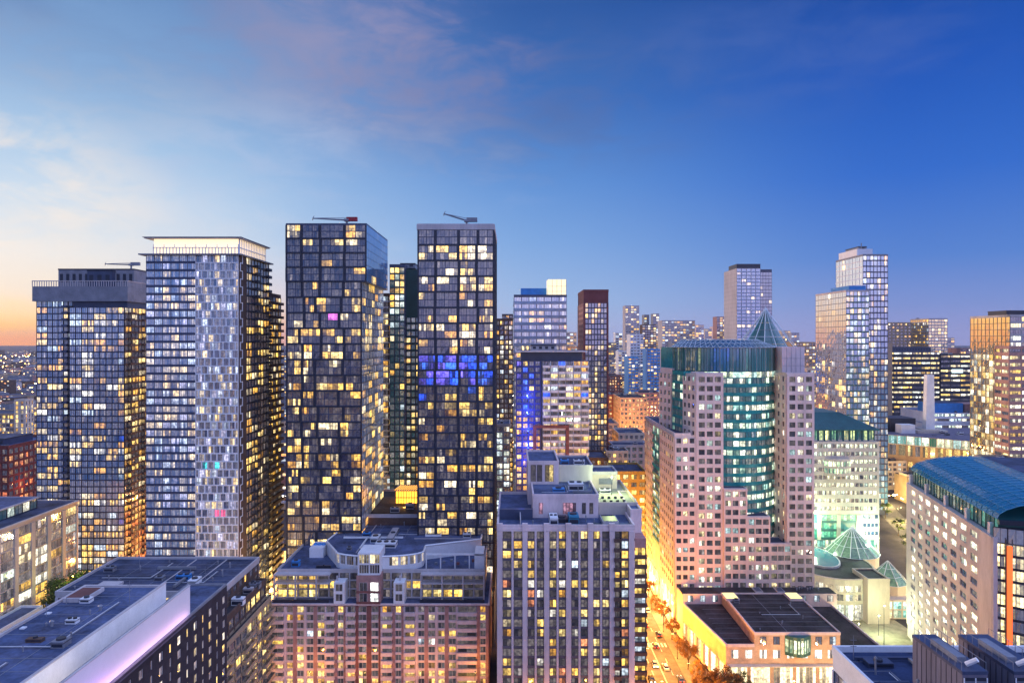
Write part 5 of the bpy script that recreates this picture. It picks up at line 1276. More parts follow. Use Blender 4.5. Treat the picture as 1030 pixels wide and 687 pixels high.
def white_tiers():
    Y = 612; k = Y / F
    b = Bld('office_building', 'white tiered building with blue box on top and continuous lit bands', 'building', gx(975, Y), Y)
    tiers = [(925, 1004, 452, 438, 0), (938, 1004, 438, 428, 5), (944, 1004, 428, 417, 10)]
    for (a, c, p0, p1, dy) in tiers:
        x0, x1 = gx(a, Y), gx(c, Y); z0 = 0 if dy == 0 else gz(p0, Y) ; z1 = gz(p1, Y)
        b.wall.box(x0, Y + dy, z0, x1, Y + 60, z1 - .01, WHITE); b.roof(x0, Y + dy, x1, Y + 60, z1, ROOFB, .5, WHITE)
        nf = 2 if dy else 7; fh = 4.3
        cc, pp = ucols(x1 - x0, 10, .2, 4)
        b.fac((x0, Y + dy), (x1, Y + dy), z1 - .4 - nf * fh, nf, fh, cc, pp, sp=2.0, spd=.5, sm=WHITE, pm=GREYM, fm=GREYM, g=G_GREY, lit=.9, pal=[((.85, 1, .75), 1.1), ((.75, .95, 1), .9), ((1, .95, .7), 1.1)])
    z1 = gz(417, Y)
    q = b.part('blue_roof_box'); q.box(gx(947, Y), Y + 14, z1, gx(979, Y), Y + 36, gz(407, Y), BLUEMEM); b.roof(gx(947, Y), Y + 14, gx(979, Y), Y + 36, gz(407, Y), ROOF, 0, NAVY)
    q = b.part('lit_plant_box'); q.box(gx(981, Y), Y + 14, z1, gx(1001, Y), Y + 34, gz(408, Y), BRICKP)
    b.clutter(gx(950, Y), Y + 11, gx(995, Y), Y + 13, z1, 4)


white_tiers()


def pylon():
    Y = 556; x = gx(936, Y); z0, z1 = gz(433, Y), gz(377, Y)
    b = Bld('pylon', 'tall white tapering pylon on the flat hall roof', 'pylon', x, Y, z0 - 1)
    w0, w1 = 3.7, 2.9
    P = [(x - w0, Y, z0), (x + w0, Y, z0), (x + w0, Y + 5, z0), (x - w0, Y + 5, z0)]; T = [(x - w1, Y, z1), (x + w1, Y, z1), (x + w1, Y + 4, z1), (x - w1, Y + 4, z1)]
    for i in range(4): j = (i + 1) % 4; b.wall.face([P[i], P[j], T[j], T[i]], WHITE)
    b.wall.face(T, WHITE)
    q = b.part('plinth'); q.box(x - 12, Y - 3.5, z0 - 2.2, x + 12, Y + 10, z0 + .4, CREAM); q.box(x - 7, Y - 1.8, z0 + .4, x + 7, Y + 8, z0 + 1.1, CREAM)


pylon()


def hall():
    q_ = 1.4; Y = 378 * q_
    b = Bld('convention_hall', 'long low hall with glazed lit edge and flat mauve roof below the pylon', 'building', gx(949, Y), Y)
    z = gz(433, 396 * q_) - 2
    bl = [(gx(884, 392 * q_), 392 * q_), (gx(912, 384 * q_), 384 * q_), (gx(950, 372 * q_), 372 * q_), (gx(985, 362 * q_), 362 * q_), (gx(1008, 362 * q_), 362 * q_)]
    back = [(gx(1016, 419 * q_), 419 * q_), (gx(925, 419 * q_), 419 * q_), (gx(884, 430 * q_), 430 * q_)]
    b.wall.prism(bl + back, 0, z, TAN); q = b.part('roof'); q.face([(p[0], p[1], z + .01) for p in bl + back], mat('mauve_roof', (.17, .15, .2), .9))
    for a, c in zip(bl[:-1], bl[1:]):
        L = math.hypot(c[0] - a[0], c[1] - a[1]); n = max(2, int(L / 5)); cc, pp = ucols(L, n, .3, 3)
        b.fac(a, c, z - 7.2, 1, 7, cc, pp, sp=.6, spd=.3, sm=PALE, pm=PALE, fm=PALE, g=G_GREEN, lit=.9, pal=[((.6, .95, 1), .7), ((.9, 1, .8), .85), ((1, .9, .6), .85)])
        cc, pp = ucols(L, n, 1.6, 2)
        b.fac(a, c, z - 19.4, 1, 12, cc, pp, sp=4, spd=.5, sm=TAN, pm=TAN, fm=TAN, g=G_GREY, lit=.8, pal=YELL + [((1, .5, .1), 1)])
        b.fac(a, c, 1, 2, (z - 21) / 2, cc, pp, sp=4, spd=.4, sm=TAN, pm=TAN, fm=TAN, g=G_GREY, lit=.6, pal=YELL)
    q = b.part('black_roof_box'); q.box(gx(895, 562), 562, z, gx(921, 562), 584, z + 11, DARK)
    q = b.part('blue_roof_box'); q.box(gx(886, 562), 565, z, gx(894, 562), 584, z + 8, BLUEMEM)
    q = b.part('white_roof_box'); q.box(gx(906, 552), 551, z, gx(920, 552), 560, z + 7, WHITE)
    b.clutter(gx(940, 535), 535, gx(985, 525), 550, z, 9)
    b = Bld('depot_building', 'dark flat roofed depot with grey plant shed before the long hall', 'building', gx(945, 500), 490)
    zd = 20
    b.block(gx(912, 490), 490, 0, gx(1000, 490), 500, zd, TAN, ROOFK, .9, CREAM)
    b.wall.box(gx(912, 490), 500.01, 0, gx(1000, 490) - 20, 506, zd - 1, TAN); b.roof(gx(912, 490), 500.3, gx(1000, 490) - 20, 506, zd - 1, ROOFK, 0, TAN)
    punched(b, (gx(912, 490), 490), (gx(1000, 490), 490), 2, 4, 4.2, 14, 2.4, 2.2, TAN, lit=.5, pal=COOL + YELL)
    q = b.part('plant_shed'); q.box(gx(918, 494), 493, zd, gx(940, 494), 499, zd + 4.5, GREYM)
    b.clutter(gx(945, 494), 492, gx(990, 494), 497, zd, 9)


hall()

# ================================================================== LOW BLOCKS IN THE CENTRE GAP
RW = [((1, .35, .08), 1.0), ((1, .5, .15), 1.0), ((1, .62, .25), .9)]
low = [
    # px0, px1, py top, Y, depth, wall, label, lit, palette
    (605, 626, 379, 900, 60, BRICK, 'red brick warehouse with dark roof farther from the avenue', .3, RW),
    (633, 647, 374, 930, 50, BRICK, 'red brick gable-end block beside the far warehouse', .1, RW),
    (604, 624, 398, 640, 40, BRICK, 'dark red brick block with a lit street side behind the maroon tower', .35, RW),
    (624, 651, 401, 600, 45, ORANGE, 'orange-lit brick row with rows of glowing windows', .75, RW),
    (642, 665, 396, 680, 40, BRICKP, 'pale brick block glowing orange behind the rose stone tower', .6, RW),
    (606, 622, 427, 470, 30, ORANGE, 'orange brick house block with black roof near the maroon tower', .2, RW),
    (622, 648, 437, 430, 26, CREAM, 'windowless cream shed with a grey roof box', 0, RW),
    (610, 632, 455, 395, 22, CREAM, 'small cream block with roof clutter below the cream shed', .3, YELL),
    (616, 660, 449, 408, 16, PALE, 'low grey roofed annex below the cream shed', .2, YELL),
    (617, 650, 476, 335, 24, mat('ochre_render', (.5, .33, .1), .9), 'ochre rendered block lit yellow beside the pink-pier condominium', .75, YELL),
    (575, 612, 462, 370, 24, BROWN, 'low dark roofed block behind the pink-pier condominium', .3, YELL),
    (530, 570, 466, 350, 18, BROWN, 'dark brick block with yellow windows behind pier condominium penthouse', .5, YELL),
    (600, 622, 362, 1150, 60, PALE, 'pale block on the far side of the red brick warehouse', .5, MIX),
    (272, 287, 556, 330, 20, CREAM, 'small lit cream block at the foot of the honeycomb tower', .7, YELL),
    (268, 286, 425, 620, 30, ORANGE, 'orange brick block far down the side street', .5, RW),
    (888, 912, 465, 535, 30, CREAM, 'cream block with greenish lit windows beside the teal roof', .5, COOL),
    (388, 400, 480, 345, 18, PALE, 'pale lit annex behind the orange pavilion', .8, COOL),
    (1008, 1040, 466, 372, 22, TAN, 'tan lit block at the foot of the brick-pier slab', .7, YELL),
]
for (a, c, py, Y, dep, wm, lab, lit, pal) in low:
    simple('brick_block' if 'brick' in lab else 'city_block', lab, 'building', gx(a, Y), gx(c, Y), Y, Y + dep, gz(py, Y), wm, fh=3.8, cw=3.6, pw=1.4, sm=wm, sp=1.6, lit=lit, pal=pal, g=G_GREY, clutter=3, deck=ROOF if Y < 500 else ROOFK)

# ================================================================== SKYLINE (too small to show parts: one mesh each)
sky = [
    (629, 643, 308, 1100, 'far white apartment tower with dark top, tallest of the skyline cluster', PALE, .35),
    (634, 647, 337, 800, 'far white slab tower with dark grid windows', WHITE, .15),
    (648, 653, 317, 1500, 'far thin grey tower, left one of a slim pair', GREYM, .4),
    (657, 663, 316, 1450, 'far thin grey tower, right one of a slim pair', GREYM, .4),
    (646, 660, 327, 1250, 'far brown tower standing before the slim pair', BROWN, .45),
    (632, 642, 360, 700, 'far blue-floodlit block, shorter of the two blue ones', BLUEMEM, .3),  # blue light on this and the next block is put into wall colour
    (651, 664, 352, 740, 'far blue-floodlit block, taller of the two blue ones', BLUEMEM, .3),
    (666, 699, 323, 900, 'wide far glass tower with a concrete edge and bright upper floors', PALE, .5),
    (700, 708, 327, 1500, 'far small pinkish tower next to the wide glass one', PINK, .4),
    (709, 716, 331, 1600, 'far small cream tower in the low cluster', CREAM, .4),
    (717, 722, 329, 1650, 'far narrow pink tower in the low cluster', PINK, .3),
    (721, 730, 319, 1300, 'far dark red balcony tower touching the pale slab tower', BRICKP, .5),
    (612, 620, 345, 1200, 'far low grey block right of the maroon tower', GREYM, .5),
    (619, 626, 335, 1400, 'far white stepped tower right of the maroon tower', WHITE, .5),
    (622, 632, 354, 950, 'far white grid block beneath the stepped tower', WHITE, .4),
    (505, 516, 317, 620, 'dark stepped tower left of the pale blue banded tower', DARK, .45),
    (570, 580, 335, 760, 'far cream block between banded and maroon towers', CREAM, .6),
    (571, 581, 350, 640, 'far tan block under the cream one between two towers', TAN, .6),
    (779, 786, 336, 1700, 'far small block peeping right of the glass cone', PINK, .4),
    (787, 795, 333, 1600, 'far cream slab peeping right of the glass cone', CREAM, .4),
    (796, 804, 335, 1500, 'far pale block with red roof edge right of the cone', PALE, .4),
    (798, 820, 345, 700, 'tan tower half hidden behind the rose stone tower', TAN, .55),
    (812, 822, 372, 560, 'cream lit block squeezed beside the lower mirror tower', CREAM, .6),
    (953, 960, 340, 1500, 'far low block between the gold mirror blocks', PALE, .4),
    (966, 977, 351, 900, 'brown pier tower left of the gold mirror-faced tower', BRICKP, .4),
    (1000, 1014, 352, 600, 'brown brick tower before the gold mirror face', BRICKP, .45),
    (676, 690, 345, 760, 'far grey office block behind the lattice roof', GREYM, .55),
    (690, 704, 341, 1000, 'far cream block behind the lattice roof', CREAM, .5),
    (740, 752, 338, 1200, 'far low pale block at the foot of the pale slab', PALE, .5),
    (386, 394, 330, 700, 'far grey tower glimpsed beside the green glass tower', GREYM, .4),
    (280, 289, 352, 900, 'far purple-grey block at the end of the side street', GREYM, .5),
]
for (a, c, py, Y, lab, wm, lit) in sky:
    simple('far_tower', lab, 'tower', gx(a, Y), gx(c, Y), Y, Y + 26, gz(py, Y), wm, fh=max(3.4, Y / 280), cw=max(3, Y / 230), pw=.9, panes=1, sm=wm, sp=1.5, lit=lit, pal=MIX, g=G_GREY, left=False, right=False, single=True, deck=ROOF, mull=False, z0=max(0, gz(py, Y) - 110))

# ================================================================== BUILD EVERYTHING WITH ITS PARTS
CAM = Vector((0, 0, H))
vv, ff = [], []
for b in ALL:
    for nm, mb, un, lb in b.parts:
        o = len(vv); vv.extend(mb.v); ff.extend([tuple(i + o for i in f) for f in mb.f])
bvh = BVHTree.FromPolygons([Vector(v) for v in vv], ff)
del vv, ff


def seen(c, n, area):
    d = Vector(c) - CAM; L = d.length
    px, py = CX + F * d.x / max(d.y, 1), CY - F * d.z / max(d.y, 1)
    if d.y < 5 or not (-8 < px < 1038 and -8 < py < 695): return 0
    cosv = -(d.x * n[0] + d.y * n[1]) / L
    if cosv <= .02: return 0
    hit = bvh.ray_cast(CAM, d / L, L - .45)
    if hit[0] is not None: return 0
    return area * cosv * (F / L) ** 2


def merged(items):
    m = MB()
    for it in items:
        o = len(m.v); m.v.extend(it.v); m.f.extend([tuple(i + o for i in f) for f in it.f]); m.m.extend(it.m); m.g.extend(it.g)
    return m


for b in ALL:
    if b.single:
        o = merged([p[1] for p in b.parts] + [i[1] for i in b.items]).build(b.name, None, b.base)
        o.location = b.base; tag(o, b.label, b.cat, 'towers of the far skyline'); continue
    root = empty(b.name, b.base, b.label, b.cat, b.group)
    made = {}; roofs = []
    ON_ROOF = ('rooftop_unit', 'vent_pipe', 'duct', 'antenna', 'pipe_run', 'skylight', 'roof_hatch', 'roof_seam', 'roof_paver', 'lit_roof_light', 'planter', 'patio_seat', 'cooling_tower', 'oval_skylight', 'roof_walkway', 'louvre_panel_')
    bb = lambda mb: (min(v[0] for v in mb.v), max(v[0] for v in mb.v), min(v[1] for v in mb.v), max(v[1] for v in mb.v), min(v[2] for v in mb.v), max(v[2] for v in mb.v))
    for nm, mb, un, lb in b.parts:
        if not mb.f or nm in ON_ROOF: continue
        o = mb.build(nm, made.get(un, root), b.base)
        made.setdefault(nm, o)
        if nm in ('roof', 'penthouse', 'mechanical_penthouse'): roofs.append((bb(mb), o))
        if lb: o['label'] = lb
    for nm, mb, un, lb in b.parts:
        if not mb.f or nm not in ON_ROOF: continue
        x0, x1, y0, y1, z0, z1 = bb(mb); cx, cy = (x0 + x1) / 2, (y0 + y1) / 2
        on = [(abs(z0 - q[5]), k) for k, (q, ro) in enumerate(roofs) if q[0] - .5 <= cx <= q[1] + .5 and q[2] - .5 <= cy <= q[3] + .5 and abs(z0 - q[5]) < 2]
        mb.build(nm, roofs[min(on)[1]][1] if on else root, b.base)
    for kind in ('window', 'balcony'):
        its = [i for i in b.items if i[0] == kind]
        if not its: continue
        rank = sorted(((seen(i[2], i[3], i[4]), k) for k, i in enumerate(its)), reverse=True)
        own = {k for a, k in rank[:100] if a > 0}
        if len(its) <= 100: own = set(range(len(its)))
        for k in own: its[k][1].build(kind, root, b.base)
        rest = [i[1] for k, i in enumerate(its) if k not in own]
        if rest:
            o = merged(rest).build('glazing' if kind == 'window' else 'balcony_mass', root, b.base); o['kind'] = 'stuff'

# ================================================================== GROUND, STREETS
def sheet(name, pts, z, m, thick=0):
    q = MB()
    if thick: q.prism(pts, z - .3, z + thick, m)
    else: q.face([(p[0], p[1], z) for p in pts], m)
    o = q.build(name); o['kind'] = 'structure'; return o


GROUND = mat('city_ground', (.045, .042, .055), .95, .45, .02)
sheet('ground', [(-9000, -3000), (9000, -3000), (9000, 12000), (-9000, 12000)], 0, GROUND)
sheet('avenue_road', [(46.5, 40), (60, 40), (60, 1400), (46.5, 1400)], .006, ASPH)
sheet('side_street_road', [(-100, 238), (-90, 238), (-90, 900), (-100, 900)], .006, ASPH)
sheet('cross_street_road', [(-180, 188), (46.5, 188), (46.5, 202), (-180, 202)], .006, ASPH)
sheet('rear_street_road', [(184, 250), (196, 250), (284, 530), (270, 530)], .006, ASPH)
sheet('west_pavement', [(42.3, 203), (46.4, 203), (46.4, 1200), (42.3, 1200)], 0, PAVE, .13)
sheet('east_pavement', [(60.1, 150), (72, 150), (72, 229), (65, 268), (65, 1200), (60.1, 1200)], 0, PAVE, .13)
sheet('plaza_paving', [(72.2, 150), (170, 150), (160, 300), (126, 300), (126, 229), (72.2, 229)], .012, mat('sand_paving', (.30, .27, .19), .9, .25, .3))
sheet('side_street_pavement', [(-103.8, 238), (-100.1, 238), (-100.1, 900), (-103.8, 900)], 0, PAVE, .13)
q = MB()
for y in range(150, 1000, 9):
    for x in (49.8, 56.7): q.box(x - .08, y, .006, x + .08, y + 3.5, .012, MARK, False)
q.box(53.1, 150, .006, 53.2, 1000, .012, MARK, False); q.box(53.35, 150, .006, 53.45, 1000, .012, MARK, False)
for i in range(10): q.box(47.2 + i * 1.3, 262, .006, 47.8 + i * 1.3, 265.4, .012, MARK, False)
o = q.build('road_markings'); o['kind'] = 'structure'

# ================================================================== DISTANT LOW CITY
q = MB(); r = random.Random(5)
foot = [(b.base[0], b.base[1]) for b in ALL]
pr = [[(1, .55, .18), 1.3], [(1, .7, .35), 1.1], [(1, .85, .6), 1.0], [(.8, .9, 1), .7], [(1, .4, .1), 1.0]]
DW = [PALE, BRICKP, BROWN, GREYM, TAN, BROWN, GREYM]
for k in range(5200):
    y = 470 * math.exp(r.random() * 2.55)
    x = r.uniform(-.86, .86) * y
    if 40 < x < 70 and y < 1400: continue
    if any(abs(x - fx) < 45 and -25 < y - fy < 70 for fx, fy in foot if fy < 1200): continue
    s = 1 + y / 2600
    w, d, h = r.uniform(9, 26) * s, r.uniform(9, 26) * s, r.choice((5, 7, 9, 12, 12, 15, 18 if r.random() < .6 else 34)) * r.uniform(.8, 1.2)
    m = r.choice(DW); q.box(x, y, 0, x + w, y + d, h, m, False)
    q.face([(x + .3, y + .3, h + .03), (x + w - .3, y + .3, h + .03), (x + w - .3, y + d - .3, h + .03), (x + .3, y + d - .3, h + .03)], r.choice((ROOF, ROOFK, ROOFB)))
    nx, nz = int(w / (4 * s)), max(1, int(h / 4))
    for i in range(nx):
        for j in range(nz):
            if r.random() < .34:
                c, g_ = r.choice(pr); g_ *= r.uniform(.4, 1.4); a = x + (i + .25) * w / nx; z = (j + .3) * h / nz
                q.face([(a, y - .05, z), (a + w / nx * .55, y - .05, z), (a + w / nx * .55, y - .05, z + 1.8), (a, y - .05, z + 1.8)], G_GREY, tuple(t * g_ for t in c))
for k in range(420):           # the rest of the city, at our back
    y = -r.uniform(220, 1000); x = r.uniform(-1.2, 1.2) * 800; h = r.uniform(10, 74); w = r.uniform(16, 34)
    q.box(x, y - w, 0, x + w, y, h, r.choice(DW), False)
    for i in range(int(w / 4)):
        for j in range(int(h / 3.6)):
            if r.random() < .3:
                c, g_ = r.choice(pr); a = x + i * 4 + 1; z = j * 3.6 + 1
                q.face([(a + 2.4, y + .05, z), (a, y + .05, z), (a, y + .05, z + 2), (a + 2.4, y + .05, z + 2)], G_GREY, tuple(t * g_ * 1.3 for t in c))
o = q.build('distant_city'); tag(o, 'low city blocks with lit windows spreading to the horizon', 'city', kind='stuff')
q = MB(); LWARM = emit('far_lamp_warm', (1, .5, .13), 22); LWHITE = emit('far_lamp_white', (1, .88, .7), 18)
for k in range(5200):
    y = 430 * math.exp(r.random() * 2.6); x = r.uniform(-.86, .86) * y
    if r.random() < .5: x = round(x / 90) * 90 + r.uniform(-2, 2)
    else: y = round(y / 120) * 120 + r.uniform(-2, 2)
    s = .22 + y / 4200; q.box(x - s, y - s, 8, x + s, y + s, 8 + s * 1.6, LWARM if r.random() < .75 else LWHITE)
o = q.build('distant_street_lights'); tag(o, 'countless far street lights of the low city', 'lights', kind='stuff')


# ================================================================== STREET LAMPS AND ADDED LIGHTS
HEADM = emit('lamp_lens', (1, .62, .2), 14)
def make_lamp():
    e = bpy.data.objects.new('street_lamp', None); COL.objects.link(e)
    m = MB(); m.tube((0, 0, 0), (0, 0, .6), .2, .16, DARK, 8); m.tube((0, 0, .6), (0, 0, 9), .1, .06, DARK, 8); m.build('pole', e)
    m = MB(); m.tube((0, 0, 8.9), (1.7, 0, 9.4), .06, .05, DARK, 6); m.build('arm', e)
    m = MB(); m.box(1.3, -.17, 9.36, 2.3, .17, 9.52, DARK); hd = m.build('lamp_head', e); m = MB(); m.box(1.35, -.15, 9.31, 2.25, .15, 9.355, HEADM); m.build('lens', hd)
    return e


def copy_tree(o, parent=None):
    c = o.copy(); COL.objects.link(c); c.parent = parent
    for ch in list(o.children):
        if ch.type != 'LIGHT': copy_tree(ch, c)
    return c


def point(name, loc, col, W, parent=None, rad=.35):
    l = bpy.data.lights.new(name, 'POINT'); l.color = col; l.energy = W; l.shadow_soft_size = rad; l.specular_factor = .1
    o = bpy.data.objects.new(name, l); COL.objects.link(o); o.location = loc
    if parent: o.parent = parent
    return o


SOD = (1, .39, .045)
lamp0 = make_lamp(); first = True
def lamp(x, y, rz, W, col, label, group):
    global first
    o = lamp0 if first else copy_tree(lamp0); first = False
    o.location = (x, y, .13); o.rotation_euler = (0, 0, rz); tag(o, label, 'street lamp', group)
    point('lamp_light', (2.0, 0, 9.0), col, W, o)


n = 0
for y in range(206, 620, 23):
    lamp(61.0, y, math.pi, 12500 if y < 380 else 30000, SOD, 'orange street lamp on the paved tree side of the avenue', 'street lamps on the avenue')
    lamp(45.8, y + 11, 0, 15000 if y < 380 else 36000, SOD, 'orange street lamp on the condominium side of the avenue', 'street lamps opposite on the avenue')
for y in (250, 272, 296, 322, 350, 380, 420, 470):
    lamp(-101, y, 0, 36000, (1, .62, .2), 'yellow street lamp in the narrow side street between two towers', 'street lamps in the side street')
for x in (-84, -66, -48, -30, -12, 6, 24, 40):
    lamp(x, 204.2 if x > -8 else 221, math.pi / 2 * -1 if x > -8 else math.pi / 2, 1500, SOD, 'orange street lamp before the brick and pier condominiums', 'street lamps on the cross street')
for y in (252, 276, 300, 330, 365, 400, 440, 485):
    lamp(184 + (y - 250) * .34, y, 0, 30000, (1, .72, .25), 'yellow street lamp between the vaulted office and teal roofed office', 'street lamps on the rear street')


def add_light(x, y, z, col, W, label, base=0, arm=None, rad=.4):  # lights added for the coloured glows; the fixture only carries the lamp
    """an added light on a made-up mast standing at height `base`, or on a bracket reaching `arm` metres back to a wall"""
    e = empty('added_light', (x, y, z), label, 'added_light')
    m = MB(); m.box(-.25, -.2, -.12, .25, .2, .12, DARK); m.build('housing', e)
    m = MB(); m.box(-.2, -.24, -.09, .2, -.205, .09, emit('added_light_lens_%d%d%d' % tuple(int(t * 9) for t in col), col, 6)); m.build('lens', e)
    m = MB()
    if arm: m.box(-.05, .2, -.05, .05, arm, .05, DARK)
    else: m.tube((0, 0, base - z), (0, 0, -.12), .12, .07, DARK, 6)
    m.build('bracket' if arm else 'mast', e)
    point('added_light_source', (0, -.6, .3), col, W, e, rad)


add_light(35, 240, 69.5, (.8, 1, .45), 4500, 'added green-yellow light on the pink-pier condominium terrace', 63)
for zz, wd in ((90, 'topmost'), (82, 'second highest'), (74, 'third highest'), (66, 'fourth highest'), (58, 'lowest')):
    add_light(gx(531, 330), 327.6, zz, (.08, .14, 1), 1300, wd + ' added blue light on the front of the blue-lit apartment tower', arm=2.4)
add_light(gx(645, 690), 690, 60, (.05, .25, 1), 60000, 'added blue light before the far blue blocks', 40)
add_light(gx(410, 300), 292, 46, (1, .5, .08), 2600, 'added amber light over the podium with the glowing pavilion', 40)
add_light(-178, 277, 22, (.85, .9, .2), 1600, 'added lime light among the garden trees')
add_light(-166, 336, 9, (1, .35, .08), 30000, 'added orange light at the foot of the leftmost tower')
add_light(-158, 352, 14, (1, .4, .1), 20000, 'added orange light between the two left towers')
add_light(gx(20, 420) + 8, 415, 30, (1, .2, .06), 900, 'added red light beside the red brick block')
add_light(133, 262, 9, (1, .9, .5), 4500, 'added warm white light in the plaza courtyard')
add_light(146, 272, 8, (.8, 1, .6), 6000, 'added greenish white light by the rotunda front')
add_light(166, 296, 9, (.7, 1, .6), 14000, 'added green-white light by the small glass pyramid')
add_light(172, 322, 24, (.6, 1, .7), 13000, 'added green light beside the glass tent court')
add_light(142, 326, 30, (.75, 1, .6), 14000, 'added green-white light before the teal roofed office', 17)
add_light(90, 218, 9, (1, .55, .15), 5000, 'added orange light before the podium shop windows')
add_light(108, 219, 9, (1, .6, .2), 5000, 'added orange light near the podium bow window')
add_light(63.5, 290, 6, (1, .62, .2), 9000, 'added orange light under the rose stone tower west wing')
add_light(64, 318, 6, (1, .62, .2), 9000, 'added orange light farther under the rose stone tower wing')
add_light(40, 326, 22, (1, .6, .1), 16000, 'added amber light on the ochre rendered block')
add_light(gx(636, 575), 578, 34, (1, .42, .08), 16000, 'added orange light before the orange-lit brick row')
add_light(gx(655, 660), 660, 34, (1, .42, .08), 16000, 'added orange light before the pale orange-glowing brick block')
add_light(gx(935, 500), 512, 26, (1, .6, .2), 14000, 'added amber light in the hall loading yard')
add_light(134, 246, 22, (1, .7, .6), 900, 'added pink-white light facing the vaulted office wall')


def added_strip(x, y0, y1, z, col, W, ry):  # area lights added to wash the white screen with colour
    l = bpy.data.lights.new('added_strip_light', 'AREA'); l.shape = 'RECTANGLE'; l.size = .25; l.size_y = y1 - y0; l.energy = W; l.color = col
    o = bpy.data.objects.new('added_strip_light', l); COL.objects.link(o); o.location = (x, (y0 + y1) / 2, z); o.rotation_euler = (0, ry, 0)


LX = -70.9
for y0, y1, col, W in ((62, 92, (.5, .45, 1), 330), (92, 122, (.8, .3, 1), 360), (122, 152, (1, .5, .8), 220)):
    added_strip(LX, y0, y1, 56.35, col, W, math.pi - R(38))
for y0, y1, col, W in ((62, 112, (.2, .45, 1), 900), (114, 124, (1, .8, .5), 260), (124, 158, (.7, .7, .8), 200)):
    added_strip(-73.3, y0, y1, 57.0, col, W, math.pi + R(-60))

# ================================================================== TREES
LEAF = mat('green_leaves', (.055, .085, .025), .7, .5, .4)
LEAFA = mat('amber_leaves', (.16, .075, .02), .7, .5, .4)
TRUNK = mat('bark', (.07, .05, .035), .95, .3, 2)
def make_tree(seed, h, leaf):
    r = random.Random(seed)
    e = bpy.data.objects.new('street_tree', None); COL.objects.link(e)
    m = MB(); m.tube((0, 0, 0), (.15, .05, h * .42), .22, .13, TRUNK, 7)
    tips = []
    for k in range(9):
        an = k * 2.4 + r.random(); o_ = h * r.uniform(.10, .34)
        t = Vector((math.cos(an) * o_, math.sin(an) * o_, h * r.uniform(.5, .95)))
        m.tube((.15, .05, h * r.uniform(.26, .42)), t * .6 + Vector((0, 0, h * .2)), .09, .05, TRUNK, 5); m.tube(t * .6 + Vector((0, 0, h * .2)), t, .05, .015, TRUNK, 4)
        tips.append(t)
        for q_ in range(2):
            t2 = t + Vector((r.gauss(0, 1), r.gauss(0, 1), r.gauss(0, .7))) * h * .09; m.tube(t, t2, .025, .01, TRUNK, 3); tips.append(t2)
    m.build('trunk', e)
    m = MB()
    for t in tips:
        rad = h * r.uniform(.05, .14)
        for k in range(int(46 + rad * 60)):
            d = Vector((r.gauss(0, 1), r.gauss(0, 1), r.gauss(0, .75))).normalized() * rad * r.random() ** .4 * r.uniform(.7, 1.25)
            c = t + d; s = r.uniform(.10, .26)
            a = Vector((r.gauss(0, 1), r.gauss(0, 1), r.gauss(0, 1))).normalized(); u = a.orthogonal().normalized() * s; w = a.cross(u).normalized() * s * .7
            m.face([c - u, c - w * .8, c + u, c + w * .8], leaf)
    m.build('crown', e)
    return e


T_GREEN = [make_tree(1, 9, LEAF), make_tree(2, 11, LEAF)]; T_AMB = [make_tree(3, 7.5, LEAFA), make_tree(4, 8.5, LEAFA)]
used = set()
def tree(kind, x, y, s, label, group):
    o0 = kind[int(abs(x * 7 + y)) % 2]
    o = o0 if o0.name not in used else copy_tree(o0); used.add(o0.name)
    o.location = (x, y, 0); o.scale = (s, s, s); o.rotation_euler = (0, 0, x * 3 + y); tag(o, label, 'tree', group)


for i, (x, y) in enumerate([(63.2, 214), (65.5, 221), (68.5, 225), (63.4, 232), (62.9, 244), (63.1, 257), (62.8, 268), (62.6, 282), (62.4, 297), (62.4, 312), (62.5, 330), (62.4, 350)]):
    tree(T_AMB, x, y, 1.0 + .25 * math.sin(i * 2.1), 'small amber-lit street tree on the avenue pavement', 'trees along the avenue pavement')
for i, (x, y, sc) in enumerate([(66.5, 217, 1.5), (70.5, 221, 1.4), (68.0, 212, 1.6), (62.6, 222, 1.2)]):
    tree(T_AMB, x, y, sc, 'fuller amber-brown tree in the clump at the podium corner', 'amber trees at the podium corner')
tree(T_GREEN, 75.5, 225, .85, 'green tree at the corner of the brick podium', None)
for i, (x, y, s) in enumerate([(-184, 280, 2.1), (-179, 284, 2.2), (-174, 281, 1.9), (-169, 286, 2.2), (-182, 272, 1.7), (-176, 273, 1.6), (-170, 276, 1.7), (-164, 292, 2.2), (-158, 294, 2.0)]):
    tree(T_GREEN, x, y, s, 'leafy garden tree between the cream loft block and leftmost tower', 'garden trees by the cream block')
for i, y in enumerate((258, 268, 281, 300, 318)):
    tree(T_GREEN, -92.2, y, .9, 'green tree in the yellow-lit side street', 'trees in the side street')
for i, (x, y) in enumerate([(196, 306), (203, 330), (211, 352), (219, 376), (232, 410), (246, 450)]):
    tree(T_GREEN, x, y, 1.1, 'yellow-lit tree on the rear street beside the teal roofed office', 'trees on the rear street')
for o in (*T_GREEN, *T_AMB):
    pass

